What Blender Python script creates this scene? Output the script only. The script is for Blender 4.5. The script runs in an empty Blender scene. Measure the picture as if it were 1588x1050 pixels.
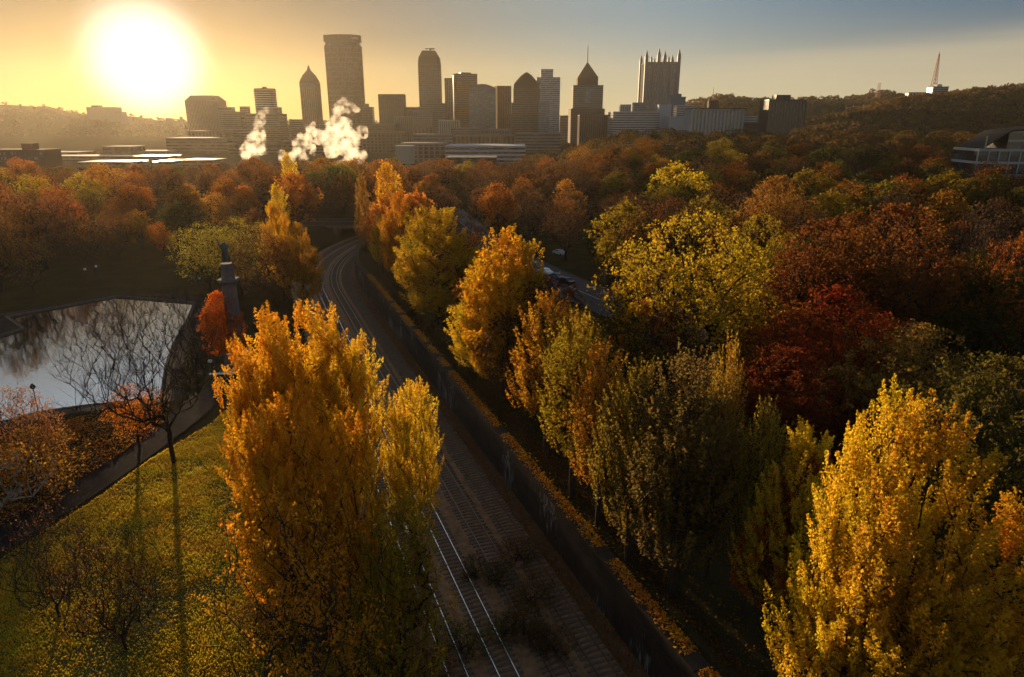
import bpy, bmesh, math, random
import numpy as np
from mathutils import Vector, Matrix, noise as mnoise
R = math.radians
random.seed(7)
RNG = np.random.default_rng(7)
sc = bpy.context.scene
COL = sc.collection

# ------------------------------------------------------------------ camera
F, CX, CY, PITCH, CAMZ = 1058.67, 794.0, 525.0, R(17.6), 36.5
cam = bpy.data.cameras.new('camera'); camo = bpy.data.objects.new('camera', cam); COL.objects.link(camo)
cam.lens = 24; cam.sensor_width = 36; cam.clip_start = 0.5; cam.clip_end = 20000
camo.location = (0, 0, CAMZ); camo.rotation_euler = (math.pi/2 - PITCH, 0, 0)
sc.camera = camo

# ------------------------------------------------------------------ sun, sky
SUN_AZ, SUN_EL = R(-26.5), R(4.3)          # azimuth from +Y towards +X
SUND = Vector((math.sin(SUN_AZ)*math.cos(SUN_EL), math.cos(SUN_AZ)*math.cos(SUN_EL), math.sin(SUN_EL)))
sl = bpy.data.lights.new('sun', 'SUN'); so = bpy.data.objects.new('sun', sl); COL.objects.link(so)
sl.energy = 5.0; sl.angle = R(0.7); sl.color = (1.0, 0.70, 0.38)
so.rotation_euler = (-SUND).to_track_quat('-Z', 'Y').to_euler()

world = bpy.data.worlds.new('World'); sc.world = world; world.use_nodes = True
nt = world.node_tree; nt.nodes.clear()
def N(t, **kw):
    n = nt.nodes.new(t)
    for k, v in kw.items(): setattr(n, k, v)
    return n
def mth(op, a, b=None, c=None, clamp=False):
    n = N('ShaderNodeMath', operation=op); n.use_clamp = clamp
    for i, v in enumerate((a, b, c)):
        if v is None: continue
        if isinstance(v, (int, float)): n.inputs[i].default_value = v
        else: nt.links.new(v, n.inputs[i])
    return n.outputs[0]
def mixc(f, a, b, bt='MIX'):
    n = N('ShaderNodeMix', data_type='RGBA', blend_type=bt)
    if isinstance(f, (int, float)): n.inputs[0].default_value = f
    else: nt.links.new(f, n.inputs[0])
    for s, v in ((6, a), (7, b)):
        if isinstance(v, tuple): n.inputs[s].default_value = (*v, 1)
        else: nt.links.new(v, n.inputs[s])
    return n.outputs[2]
def smooth(v, a, b):
    n = N('ShaderNodeMapRange', interpolation_type='SMOOTHSTEP')
    nt.links.new(v, n.inputs[0]); n.inputs[1].default_value = a; n.inputs[2].default_value = b
    return n.outputs[0]
tc = N('ShaderNodeTexCoord'); sep = N('ShaderNodeSeparateXYZ'); nt.links.new(tc.outputs['Generated'], sep.inputs[0])
Z = sep.outputs[2]
dot = N('ShaderNodeVectorMath', operation='DOT_PRODUCT'); nt.links.new(tc.outputs['Generated'], dot.inputs[0]); dot.inputs[1].default_value = SUND
ang = mth('ARCCOSINE', mth('MINIMUM', dot.outputs['Value'], 0.999999))      # angle from the sun, rad
sky = N('ShaderNodeTexSky', sky_type='NISHITA'); sky.sun_disc = False
sky.sun_elevation = SUN_EL; sky.sun_rotation = SUN_AZ; sky.altitude = 100; sky.air_density = 1.0; sky.dust_density = 1.5; sky.ozone_density = 1.0
# hazy clear-sky colour by elevation, warmed towards the sun
elev = mth('ARCSINE', Z)
low = smooth(elev, R(-1.5), R(8.5)); midc = mixc(smooth(ang, R(22), R(66)), (0.27, 0.38, 0.43), (0.055, 0.135, 0.235)); high = smooth(elev, R(5), R(45))
cool = mixc(low, (0.66, 0.58, 0.33), midc); cool = mixc(high, cool, (0.17, 0.22, 0.28))
warm = mixc(low, (0.52, 0.40, 0.14), (0.05, 0.075, 0.09)); warm = mixc(smooth(elev, R(11), R(26)), warm, (0.80, 0.95, 1.10)); warm = mixc(smooth(elev, R(35), R(70)), warm, (0.2, 0.25, 0.32))
base = mixc(smooth(ang, R(8), R(42)), warm, cool)
# thin sheet of high cloud low in the right of the sky
az = mth('ARCTAN2', sep.outputs[0], sep.outputs[1])
edge = mth('ADD', mth('MULTIPLY', az, 0.055), mth('MULTIPLY', mth('SINE', mth('MULTIPLY', az, 3.0)), 0.012))
nz = N('ShaderNodeTexNoise'); nz.inputs['Scale'].default_value = 3.0; nz.inputs['Detail'].default_value = 5
mp = N('ShaderNodeMapping'); mp.inputs['Scale'].default_value = (1, 1, 14); nt.links.new(tc.outputs['Generated'], mp.inputs[0]); nt.links.new(mp.outputs[0], nz.inputs[0])
wob = mth('MULTIPLY', mth('SUBTRACT', nz.outputs[0], 0.5), 0.02)
d1 = mth('SUBTRACT', mth('ADD', mth('ADD', edge, 0.062), wob), elev)
band = mth('MULTIPLY', mth('MULTIPLY', smooth(d1, -0.006, 0.03), smooth(az, 0.08, 0.4)), mth('ADD', 0.35, mth('MULTIPLY', nz.outputs[0], 0.7)))
base = mixc(mth('MULTIPLY', band, 0.6), base, (0.66, 0.56, 0.38))
base = mixc(0.12, base, mixc(1.0, sky.outputs[0], (0.10, 0.10, 0.10), 'MULTIPLY'))
# the sun's own aureole
g1 = mth('POWER', 2.718, mth('MULTIPLY', mth('POWER', mth('DIVIDE', ang, R(3.5)), 4.0), -1.0))
g2 = mth('POWER', 2.718, mth('MULTIPLY', mth('DIVIDE', ang, R(4.5)), -1.0))
gl = mixc(1.0, (1.0, 0.97, 0.85), (1, 1, 1), 'MULTIPLY')
vm1 = N('ShaderNodeVectorMath', operation='SCALE'); vm1.inputs[0].default_value = (1.0, 0.95, 0.85); nt.links.new(mth('MULTIPLY', g1, 1.0), vm1.inputs['Scale'])
vm2 = N('ShaderNodeVectorMath', operation='SCALE'); vm2.inputs[0].default_value = (1.0, 0.74, 0.36); nt.links.new(mth('MULTIPLY', g2, 0.05), vm2.inputs['Scale'])
ad = N('ShaderNodeVectorMath', operation='ADD'); nt.links.new(base, ad.inputs[0]); nt.links.new(vm1.outputs[0], ad.inputs[1])
ad2 = N('ShaderNodeVectorMath', operation='ADD'); nt.links.new(ad.outputs[0], ad2.inputs[0]); nt.links.new(vm2.outputs[0], ad2.inputs[1])
x10 = N('ShaderNodeVectorMath', operation='SCALE'); x10.inputs['Scale'].default_value = 10.0; nt.links.new(ad2.outputs[0], x10.inputs[0])
bg = N('ShaderNodeBackground'); bg.inputs[1].default_value = 0.052; nt.links.new(x10.outputs[0], bg.inputs[0])
wo = N('ShaderNodeOutputWorld'); nt.links.new(bg.outputs[0], wo.inputs[0])

HAZE_DENSITY, HAZE_G = 3.0e-5, 0.56
vs = sc.view_settings; vs.view_transform = 'Standard'; vs.look = 'None'; vs.exposure = 0.95; vs.gamma = 1; vs.use_curve_mapping = False
cy = sc.cycles
cy.use_denoising = True; cy.max_bounces = 10; cy.diffuse_bounces = 2; cy.glossy_bounces = 2; cy.transmission_bounces = 3; cy.volume_bounces = 8
cy.transparent_max_bounces = 8; cy.sample_clamp_indirect = 4.0; cy.use_adaptive_sampling = True; cy.adaptive_threshold = 0.02
cy.caustics_reflective = False; cy.caustics_refractive = False

# ------------------------------------------------------------------ geometry of the view: pixels of the photograph -> points of the place
def ray(px, py):
    u = CY - py
    return Vector((px - CX, F*math.cos(PITCH) + u*math.sin(PITCH), u*math.cos(PITCH) - F*math.sin(PITCH)))
def gp(px, py, z=0.0):
    r = ray(px, py); t = (z - CAMZ)/r.z
    return Vector((r.x*t, r.y*t, z))
def atd(px, py, D):
    r = ray(px, py); t = D/r.y
    return Vector((r.x*t, D, CAMZ + r.z*t))

# ------------------------------------------------------------------ helpers
def tag(o, label=None, cat=None, group=None, kind=None):
    if label: o['label'] = label
    if cat: o['category'] = cat
    if group: o['group'] = group
    if kind: o['kind'] = kind
    return o
def empty(name, loc, rz=0, **kw):
    o = bpy.data.objects.new(name, None); COL.objects.link(o); o.location = loc; o.rotation_euler = (0, 0, rz)
    o.empty_display_size = 0.5
    return tag(o, **kw)
def link(name, me, parent=None, loc=None):
    o = bpy.data.objects.new(name, me); COL.objects.link(o)
    if parent: o.parent = parent
    if loc is not None: o.location = loc
    return o
def np_mesh(name, co, faces, mat=None, k=4, smooth_=False, attr=None):
    co = np.asarray(co, np.float32); faces = np.asarray(faces, np.int32)
    me = bpy.data.meshes.new(name)
    me.vertices.add(len(co)); me.vertices.foreach_set('co', co.ravel())
    nf = len(faces); me.loops.add(nf*k); me.loops.foreach_set('vertex_index', faces.ravel())
    me.polygons.add(nf); me.polygons.foreach_set('loop_start', np.arange(nf, dtype=np.int32)*k)
    me.update(calc_edges=True)
    if smooth_: me.polygons.foreach_set('use_smooth', np.ones(nf, bool))
    if attr is not None:
        a = me.attributes.new('tint', 'FLOAT', 'FACE'); a.data.foreach_set('value', np.asarray(attr, np.float32))
    if mat: me.materials.append(mat)
    return me
class MB:
    def __init__(s): s.v = []; s.f = []
    def box(s, x0, x1, y0, y1, z0, z1):
        b = len(s.v)
        s.v += [(x0,y0,z0),(x1,y0,z0),(x1,y1,z0),(x0,y1,z0),(x0,y0,z1),(x1,y0,z1),(x1,y1,z1),(x0,y1,z1)]
        s.f += [(b,b+3,b+2,b+1),(b+4,b+5,b+6,b+7),(b,b+1,b+5,b+4),(b+1,b+2,b+6,b+5),(b+2,b+3,b+7,b+6),(b+3,b,b+4,b+7)]
        return s
    def frus(s, pts, z0, z1, sc_=1.0, c=None):
        b = len(s.v); n = len(pts)
        if c is None: c = (sum(p[0] for p in pts)/n, sum(p[1] for p in pts)/n)
        s.v += [(p[0], p[1], z0) for p in pts] + [(c[0]+(p[0]-c[0])*sc_, c[1]+(p[1]-c[1])*sc_, z1) for p in pts]
        for i in range(n):
            j = (i+1) % n; s.f.append((b+i, b+j, b+n+j, b+n+i))
        s.f.append(tuple(b+n+i for i in range(n))); s.f.append(tuple(b+n-1-i for i in range(n)))
        return s
    def cyl(s, x, y, r, z0, z1, n=12, sc_=1.0):
        return s.frus([(x+r*math.cos(2*math.pi*i/n), y+r*math.sin(2*math.pi*i/n)) for i in range(n)], z0, z1, sc_)
    def bar(s, a, b_, r, n=6):
        a = Vector(a); b_ = Vector(b_); d = (b_-a).normalized(); q = d.to_track_quat('Z', 'Y'); b = len(s.v)
        for e in (a, b_):
            for i in range(n):
                s.v.append(tuple(e + q @ Vector((r*math.cos(2*math.pi*i/n), r*math.sin(2*math.pi*i/n), 0))))
        for i in range(n):
            j = (i+1) % n; s.f.append((b+i, b+j, b+n+j, b+n+i))
        s.f.append(tuple(b+n+i for i in range(n))); s.f.append(tuple(b+n-1-i for i in range(n)))
        return s
    def build(s, name, mat, parent=None, loc=None, kind=None):
        me = bpy.data.meshes.new(name); me.from_pydata(s.v, [], s.f); me.materials.append(mat); me.update()
        o = link(name, me, parent, loc)
        if kind: o['kind'] = kind
        return o
# ------------------------------------------------------------------ materials
def material(name, col, rough=0.9, spec=0.2, noise=None, bump=0.0, metallic=0.0, scale=1.0, col2=None, detail=6, vscale=(1, 1, 1)):
    m = bpy.data.materials.new(name); m.use_nodes = True; t = m.node_tree
    b = t.nodes['Principled BSDF']; b.inputs['Roughness'].default_value = rough
    b.inputs['Specular IOR Level'].default_value = spec; b.inputs['Metallic'].default_value = metallic
    b.inputs['Base Color'].default_value = (*col, 1)
    if noise or col2 or bump:
        c = t.nodes.new('ShaderNodeTexCoord'); mpn = t.nodes.new('ShaderNodeMapping'); mpn.inputs['Scale'].default_value = vscale
        g = t.nodes.new('ShaderNodeTexNoise'); g.inputs['Scale'].default_value = scale; g.inputs['Detail'].default_value = detail; g.inputs['Roughness'].default_value = 0.65
        t.links.new(c.outputs['Object'], mpn.inputs[0]); t.links.new(mpn.outputs[0], g.inputs[0])
        if col2 is None: col2 = tuple(x*(1-(noise or 0)) for x in col)
        r = t.nodes.new('ShaderNodeValToRGB'); r.color_ramp.elements[0].position = 0.35; r.color_ramp.elements[1].position = 0.65
        r.color_ramp.elements[0].color = (*col2, 1); r.color_ramp.elements[1].color = (*col, 1)
        t.links.new(g.outputs[0], r.inputs[0]); t.links.new(r.outputs[0], b.inputs['Base Color'])
        if bump:
            bp = t.nodes.new('ShaderNodeBump'); bp.inputs['Strength'].default_value = 1; bp.inputs['Distance'].default_value = bump
            g2 = t.nodes.new('ShaderNodeTexNoise'); g2.inputs['Scale'].default_value = scale*4; g2.inputs['Detail'].default_value = 8
            t.links.new(mpn.outputs[0], g2.inputs[0]); t.links.new(g2.outputs[0], bp.inputs['Height']); t.links.new(bp.outputs[0], b.inputs['Normal'])
    return m
def leaf_material(name='leaf', trans=0.55):
    m = bpy.data.materials.new(name); m.use_nodes = True; t = m.node_tree; t.nodes.clear()
    oi = t.nodes.new('ShaderNodeObjectInfo'); at = t.nodes.new('ShaderNodeAttribute'); at.attribute_name = 'tint'
    hs = t.nodes.new('ShaderNodeHueSaturation')
    mr = t.nodes.new('ShaderNodeMapRange'); mr.inputs[3].default_value = 0.460; mr.inputs[4].default_value = 0.545
    mv = t.nodes.new('ShaderNodeMapRange'); mv.inputs[3].default_value = 0.65; mv.inputs[4].default_value = 1.30
    ge = t.nodes.new('ShaderNodeTexNoise'); ge.inputs['Scale'].default_value = 0.35
    cd = t.nodes.new('ShaderNodeTexCoord'); t.links.new(cd.outputs['Object'], ge.inputs[0])
    t.links.new(ge.outputs[0], mr.inputs[0]); t.links.new(at.outputs['Fac'], mv.inputs[0])
    t.links.new(mr.outputs[0], hs.inputs['Hue']); t.links.new(mv.outputs[0], hs.inputs['Value']); t.links.new(oi.outputs['Color'], hs.inputs['Color'])
    d = t.nodes.new('ShaderNodeBsdfDiffuse'); tr = t.nodes.new('ShaderNodeBsdfTranslucent'); mx = t.nodes.new('ShaderNodeMixShader'); mx.inputs[0].default_value = trans
    gm = t.nodes.new('ShaderNodeGamma'); gm.inputs[1].default_value = 1.0
    t.links.new(hs.outputs[0], gm.inputs[0])
    t.links.new(hs.outputs[0], d.inputs[0]); t.links.new(gm.outputs[0], tr.inputs[0])
    t.links.new(d.outputs[0], mx.inputs[1]); t.links.new(tr.outputs[0], mx.inputs[2])
    o = t.nodes.new('ShaderNodeOutputMaterial'); t.links.new(mx.outputs[0], o.inputs[0])
    return m
M = {}
M['leaf'] = leaf_material()
M['bark'] = material('bark', (0.055, 0.040, 0.030), noise=0.5, bump=0.02, scale=4, vscale=(1, 1, 0.25))
M['pale_bark'] = material('pale_bark', (0.34, 0.30, 0.25), noise=0.55, scale=3)
M['ground'] = material('ground', spec=0.0, col=(0.060, 0.045, 0.020), col2=(0.030, 0.026, 0.012), scale=0.15, bump=0.05, detail=12)
M['lawn'] = material('lawn', (0.11, 0.10, 0.018), col2=(0.07, 0.07, 0.013), scale=0.3, bump=0.05, detail=12)
M['asphalt'] = material('asphalt', (0.040, 0.032, 0.030), noise=0.45, scale=0.5, bump=0.01, spec=0.03, rough=1.0)
M['road'] = material('road_asphalt', (0.10, 0.09, 0.095), noise=0.25, scale=0.5, spec=0.05, rough=0.9)
M['paint'] = material('road_paint', (0.7, 0.7, 0.66), noise=0.3, scale=2)
M['paving'] = material('paving', (0.06, 0.047, 0.040), noise=0.4, scale=0.5, bump=0.006, spec=0.03)
M['kerb'] = material('kerb_stone', (0.10, 0.085, 0.075), noise=0.4, scale=1.5)
M['ballast'] = material('ballast', (0.32, 0.185, 0.095), col2=(0.15, 0.09, 0.05), scale=1.3, bump=0.06, detail=14)
M['coping'] = material('coping_stone', (0.06, 0.042, 0.03), noise=0.4, scale=1.5)
M['sleeper'] = material('sleeper', (0.16, 0.125, 0.10), noise=0.5, scale=2, bump=0.01)
M['rail'] = material('rail_head', (0.75, 0.72, 0.68), rough=0.22, metallic=1.0)
M['dullrail'] = material('dull_rail_head', (0.32, 0.24, 0.19), rough=0.4, metallic=1.0)
M['rust'] = material('rusty_rail', (0.24, 0.12, 0.07), rough=0.75, noise=0.4, scale=3)
M['stone'] = material('stone', (0.20, 0.165, 0.16), noise=0.35, scale=1.5, bump=0.01)
M['bronze'] = material('bronze', (0.10, 0.12, 0.11), rough=0.5, metallic=0.4, noise=0.4)
M['dark_metal'] = material('dark_metal', (0.03, 0.03, 0.03), rough=0.5)
M['white_paint'] = material('white_paint', (0.75, 0.75, 0.73), rough=0.5, noise=0.08)
M['globe'] = material('globe_glass', (0.8, 0.8, 0.78), rough=0.15, spec=0.6)
M['mast'] = material('mast_red', (0.28, 0.09, 0.06), rough=0.6)
M['litter'] = M['leaf']
def wall_mat():
    m = material('retaining_wall', (0.050, 0.034, 0.024), col2=(0.020, 0.014, 0.011), scale=0.5, bump=0.03)
    t = m.node_tree; b = t.nodes['Principled BSDF']; old = b.inputs['Base Color'].links[0].from_socket
    c = t.nodes.new('ShaderNodeTexCoord'); mp_ = t.nodes.new('ShaderNodeMapping'); mp_.inputs['Scale'].default_value = (2.4, 2.4, 0.28)
    g = t.nodes.new('ShaderNodeTexNoise'); g.inputs['Scale'].default_value = 1.6; g.inputs['Detail'].default_value = 3
    g2 = t.nodes.new('ShaderNodeTexNoise'); g2.inputs['Scale'].default_value = 0.13; g2.inputs['Detail'].default_value = 1
    t.links.new(c.outputs['Object'], mp_.inputs[0]); t.links.new(mp_.outputs[0], g.inputs[0]); t.links.new(c.outputs['Object'], g2.inputs[0])
    a = t.nodes.new('ShaderNodeMath'); a.operation = 'MULTIPLY'; t.links.new(g.outputs[0], a.inputs[0]); t.links.new(g2.outputs[0], a.inputs[1])
    r = t.nodes.new('ShaderNodeMapRange'); r.inputs[1].default_value = 0.335; r.inputs[2].default_value = 0.39; t.links.new(a.outputs[0], r.inputs[0])
    mx = t.nodes.new('ShaderNodeMix'); mx.data_type = 'RGBA'; t.links.new(r.outputs[0], mx.inputs[0]); t.links.new(old, mx.inputs[6]); mx.inputs[7].default_value = (0.20, 0.185, 0.175, 1)
    t.links.new(mx.outputs[2], b.inputs['Base Color'])
    return m
M['retaining'] = wall_mat()
def water_mat():
    m = bpy.data.materials.new('pond_water'); m.use_nodes = True; t = m.node_tree; t.nodes.clear()
    g = t.nodes.new('ShaderNodeBsdfGlossy'); g.inputs['Roughness'].default_value = 0.02; g.inputs[0].default_value = (0.9, 0.95, 1.0, 1)
    d = t.nodes.new('ShaderNodeBsdfDiffuse'); d.inputs[0].default_value = (0.03, 0.03, 0.025, 1)
    f = t.nodes.new('ShaderNodeFresnel'); f.inputs[0].default_value = 9.0
    mx = t.nodes.new('ShaderNodeMixShader'); t.links.new(f.outputs[0], mx.inputs[0]); t.links.new(d.outputs[0], mx.inputs[1]); t.links.new(g.outputs[0], mx.inputs[2])
    nz_ = t.nodes.new('ShaderNodeTexNoise'); nz_.inputs['Scale'].default_value = 1.2; nz_.inputs['Detail'].default_value = 4
    c = t.nodes.new('ShaderNodeTexCoord'); t.links.new(c.outputs['Object'], nz_.inputs[0])
    bp = t.nodes.new('ShaderNodeBump'); bp.inputs['Distance'].default_value = 0.008; t.links.new(nz_.outputs[0], bp.inputs['Height']); t.links.new(bp.outputs[0], g.inputs['Normal'])
    o = t.nodes.new('ShaderNodeOutputMaterial'); t.links.new(mx.outputs[0], o.inputs[0]); return m
M['water'] = water_mat()
def fac(name, c, **k): M[name] = material(name, c, **k)
fac('f_brown', (0.10, 0.065, 0.045), rough=0.7); fac('f_brown2', (0.16, 0.10, 0.065)); fac('f_grey', (0.17, 0.16, 0.155)); fac('f_dark', (0.045, 0.045, 0.05), rough=0.5)
fac('f_white', (0.42, 0.42, 0.44)); fac('f_cream', (0.42, 0.36, 0.28)); fac('f_orange_sunlit', (0.30, 0.15, 0.07)); fac('f_blue', (0.15, 0.18, 0.21), rough=0.6)  # the orange facade has low sunlight on the towers put into its colour
fac('f_frame', (0.40, 0.39, 0.37)); fac('f_house', (0.26, 0.26, 0.27)); fac('g_dark', (0.035, 0.04, 0.05), rough=0.15, spec=0.8); fac('g_blue', (0.10, 0.15, 0.19), rough=0.12, spec=1.0); fac('g_brown', (0.05, 0.035, 0.03), rough=0.2, spec=0.7)
fac('f_brick', (0.16, 0.07, 0.045), noise=0.3); fac('metal_roof', (0.42, 0.33, 0.22), rough=0.5, metallic=0.45, noise=0.5, scale=0.08); fac('f_roof', (0.05, 0.048, 0.045), spec=0.0)

for gm in ('g_dark', 'g_blue', 'g_brown'):
    t = M[gm].node_tree; b = t.nodes['Principled BSDF']; c0 = tuple(b.inputs['Base Color'].default_value)
    tcn = t.nodes.new('ShaderNodeTexCoord'); sn = t.nodes.new('ShaderNodeVectorMath'); sn.operation = 'SNAP'; sn.inputs[1].default_value = (4.6, 4.6, 4.2)
    wn = t.nodes.new('ShaderNodeTexWhiteNoise'); cr = t.nodes.new('ShaderNodeValToRGB'); e = cr.color_ramp.elements
    e[0].position = .5; e[0].color = tuple(v_*.6 for v_ in c0[:3])+(1,); e[1].position = 1; e[1].color = tuple(min(1, v_*1.8+.02) for v_ in c0[:3])+(1,)
    t.links.new(tcn.outputs['Object'], sn.inputs[0]); t.links.new(sn.outputs[0], wn.inputs[0]); t.links.new(wn.outputs[0], cr.inputs[0]); t.links.new(cr.outputs[0], b.inputs['Base Color'])

# ------------------------------------------------------------------ the railway alignment
HEAD = R(-20.9); TD = Vector((math.sin(HEAD), math.cos(HEAD))); TN = Vector((math.cos(HEAD), -math.sin(HEAD)))
p0 = gp(686, 840, -5.5); T0 = Vector((p0.x, p0.y)) - TD*(Vector((p0.x, p0.y)).dot(TD))     # foot of the origin on track 3
S0, RAD, SEND = 176.0, 150.0, 330.0
CC = T0 + TD*S0 + TN*RAD
def track_xy(s, w):
    if s <= S0: p = T0 + TD*s + TN*w; return p.x, p.y
    a = (s - S0)/RAD; dr = (-TN)*math.cos(a) + TD*math.sin(a); p = CC + dr*(RAD - w); return p.x, p.y
def track_sw(x, y):
    x = np.asarray(x, float); y = np.asarray(y, float)
    s = (x-T0.x)*TD.x + (y-T0.y)*TD.y; w = (x-T0.x)*TN.x + (y-T0.y)*TN.y
    vx, vy = x-CC.x, y-CC.y; rr = np.hypot(vx, vy); a = np.arctan2(vx*TD.x+vy*TD.y, -(vx*TN.x+vy*TN.y))
    c = (s > S0); s2 = np.where(c, S0 + np.clip(a, 0, 3)*RAD, s); w2 = np.where(c, RAD-rr, w)
    return s2, w2
WALLW = 10.0
def ss(v, a, b):
    t = np.clip((v-a)/(b-a), 0, 1); return t*t*(3-2*t)
POND_PX = [(13, 493), (85, 479), (181, 461), (240, 466), (301, 471), (292, 492), (266, 539), (256, 571), (248, 620), (133, 631), (62, 641), (32, 649), (-40, 668), (-260, 668), (-260, 560), (0, 523), (39, 511)]
POND = np.array([gp(a, b, -0.25).xy for a, b in POND_PX])
def in_poly(poly, x, y):
    x = np.asarray(x, float); y = np.asarray(y, float); ins = np.zeros(x.shape, bool); n = len(poly)
    for i in range(n):
        x1, y1 = poly[i]; x2, y2 = poly[(i+1) % n]
        c = ((y1 > y) != (y2 > y)) & (x < (x2-x1)*(y-y1)/((y2-y1) or 1e-9)+x1); ins ^= c
    return ins
def dist_poly(poly, x, y):
    x = np.asarray(x, float); y = np.asarray(y, float); best = np.full(x.shape, 1e9); n = len(poly)
    for i in range(n):
        a = np.array(poly[i]); b = np.array(poly[(i+1) % n]); ab = b-a; t = np.clip(((x-a[0])*ab[0]+(y-a[1])*ab[1])/(ab@ab), 0, 1)
        best = np.minimum(best, np.hypot(x-a[0]-ab[0]*t, y-a[1]-ab[1]*t))
    return best
def hz(x, y):
    x = np.asarray(x, float); y = np.asarray(y, float)
    k = ss(x/np.maximum(y, 1), 0.0, 0.18)
    z = 13*ss(y, 230, 560)*k*(1-ss(y, 760, 1100)) - 12*ss(y, 300, 620)*(1-k) - 12*ss(y, 760, 1100)*k
    z = z + 0.25*np.sin(x*0.06+1.3)*np.sin(y*0.05)*ss(np.hypot(x+35, y-60), 0, 60)
    s, w = track_sw(x, y)
    t = ss(w, -13.5, -7.0)*(1-ss(w, WALLW+0.35, WALLW+1.35))*(1-ss(s, SEND-6, SEND))
    z = z*(1-t) + (-5.6)*t
    pin = in_poly(POND, x, y); pd = dist_poly(POND, x, y)
    q = np.where(pin, 1.0, 1-ss(pd, 1.3, 2.4))
    return z*(1-q) - 1.4*q
def hz1(x, y): return float(hz(np.array([x]), np.array([y]))[0])

# ------------------------------------------------------------------ ground sheet
def axis(lo, d0, d1, hi, step, g=1.09):
    a = list(np.arange(d0, d1, step)); v, st = d1, step
    while v < hi: a.append(v); st *= g; v += st
    a.append(hi); v, st = d0, step; b = []
    while v > lo: st *= g; v -= st; b.append(v)
    return np.array(sorted(set([round(max(q, lo), 3) for q in b] + [round(q, 3) for q in a])))
gx = axis(-3650, -125, 75, 3650, 1.0); gy = axis(-250, 15, 330, 3900, 1.0)
XX, YY = np.meshgrid(gx, gy); ZZ = hz(XX, YY)
idx = np.arange(XX.size).reshape(XX.shape)
fc = np.stack([idx[:-1, :-1], idx[:-1, 1:], idx[1:, 1:], idx[1:, :-1]], -1).reshape(-1, 4)
ground = link('ground', np_mesh('ground', np.stack([XX, YY, ZZ], -1).reshape(-1, 3), fc, M['ground'], smooth_=True)); ground['kind'] = 'structure'

def strip(name, centre, width, mat, dz, kind='structure', step=2.0):
    """a draped ribbon along a polyline"""
    pts = [Vector(c) for c in centre]; out = []
    for a, b in zip(pts, pts[1:]):
        n = max(1, int((b-a).length/step))
        out += [a.lerp(b, i/n) for i in range(n)]
    out.append(pts[-1]); v = []; f = []; m = max(2, int(width/1.5))
    for i, p in enumerate(out):
        d = (out[min(i+1, len(out)-1)] - out[max(i-1, 0)]).normalized(); nrm = Vector((d.y, -d.x))
        for j in range(m+1):
            q = p + nrm*width*(j/m-0.5); v.append((q.x, q.y, hz1(q.x, q.y)+dz))
    for i in range(len(out)-1):
        for j in range(m): a = i*(m+1)+j; f.append((a, a+1, a+m+2, a+m+1))
    o = link(name, np_mesh(name, v, f, mat, smooth_=True)); o['kind'] = kind; return o
# smooth px polyline
def pxline(pts, z=0, sub=6):
    p = [gp(*q, z).xy for q in pts]; out = []
    for i in range(len(p)-1):
        a = p[max(i-1, 0)]; b = p[i]; c = p[i+1]; d = p[min(i+2, len(p)-1)]
        for k in range(sub):
            t = k/sub; out.append(0.5*((2*b)+(c-a)*t+(2*a-5*b+4*c-d)*t*t+(3*b-a-3*c+d)*t**3))
    out.append(p[-1]); return out
PATH = pxline([(520, 560), (420, 578), (345, 600), (290, 645), (215, 700), (130, 757), (40, 812), (-80, 880)])
strip('path', PATH, 4.4, M['asphalt'], 0.07)
ROAD = pxline([(690, 322), (745, 372), (800, 405), (860, 436), (930, 466), (1010, 497), (1120, 540)], 0, 4)
strip('road', ROAD, 13.0, M['road'], 0.10)
# pond: kerb ring, promenade and water
def offset_ring(poly, o_):
    c = poly; n = len(c); out = []
    for i in range(n):
        a = c[i-1]; b = c[i]; d = c[(i+1) % n]
        e1 = (b-a)/np.linalg.norm(b-a); e2 = (d-b)/np.linalg.norm(d-b)
        n1 = np.array([e1[1], -e1[0]]); n2 = np.array([e2[1], -e2[0]]); m = n1+n2; m /= max(np.linalg.norm(m), .3)
        k = min(1/max(m@n1, 0.5), 2.0); out.append(b+m*o_*k*SIGN)
    return np.array(out)
area = 0.5*sum(POND[i][0]*POND[(i+1) % len(POND)][1]-POND[(i+1) % len(POND)][0]*POND[i][1] for i in range(len(POND)))
SIGN = 1 if area > 0 else -1
def ring(name, o0, o1, z0, z1, mat, kind='structure'):
    A = offset_ring(POND, o0); B = offset_ring(POND, o1); v = []; f = []; n = len(A)
    for P_, zz in ((A, z0), (A, z1), (B, z1), (B, z0)): v += [(q[0], q[1], zz) for q in P_]
    for i in range(n):
        j = (i+1) % n
        for k in range(3): f.append((k*n+i, k*n+j, (k+1)*n+j, (k+1)*n+i))
    o = link(name, np_mesh(name, v, f, mat)); o['kind'] = kind; return o
ring('pond_kerb', -0.05, 0.5, -1.3, 0.12, M['kerb']); ring('pond_promenade_path', 0.5, 4.6, -0.6, 0.07, M['paving'])
wb = bmesh.new(); fcw = wb.faces.new([wb.verts.new((q[0], q[1], -0.22)) for q in offset_ring(POND, 0.1)]); bmesh.ops.triangulate(wb, faces=[fcw])
wme = bpy.data.meshes.new('pond_water'); wb.to_mesh(wme); wb.free(); wme.materials.append(M['water']); link('pond_water', wme)['kind'] = 'structure'
if wme.polygons[0].normal.z < 0: wme.flip_normals()
# flower bed by the path
fb = gp(172, 664); bed = MB(); bed.cyl(fb.x, fb.y, 2.9, hz1(fb.x, fb.y)-.2, hz1(fb.x, fb.y)+0.12, 28, 0.96); tag(bed.build('planting_bed', M['ground']), 'round dark planting bed beside the path below the pond', 'flower bed')

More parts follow.
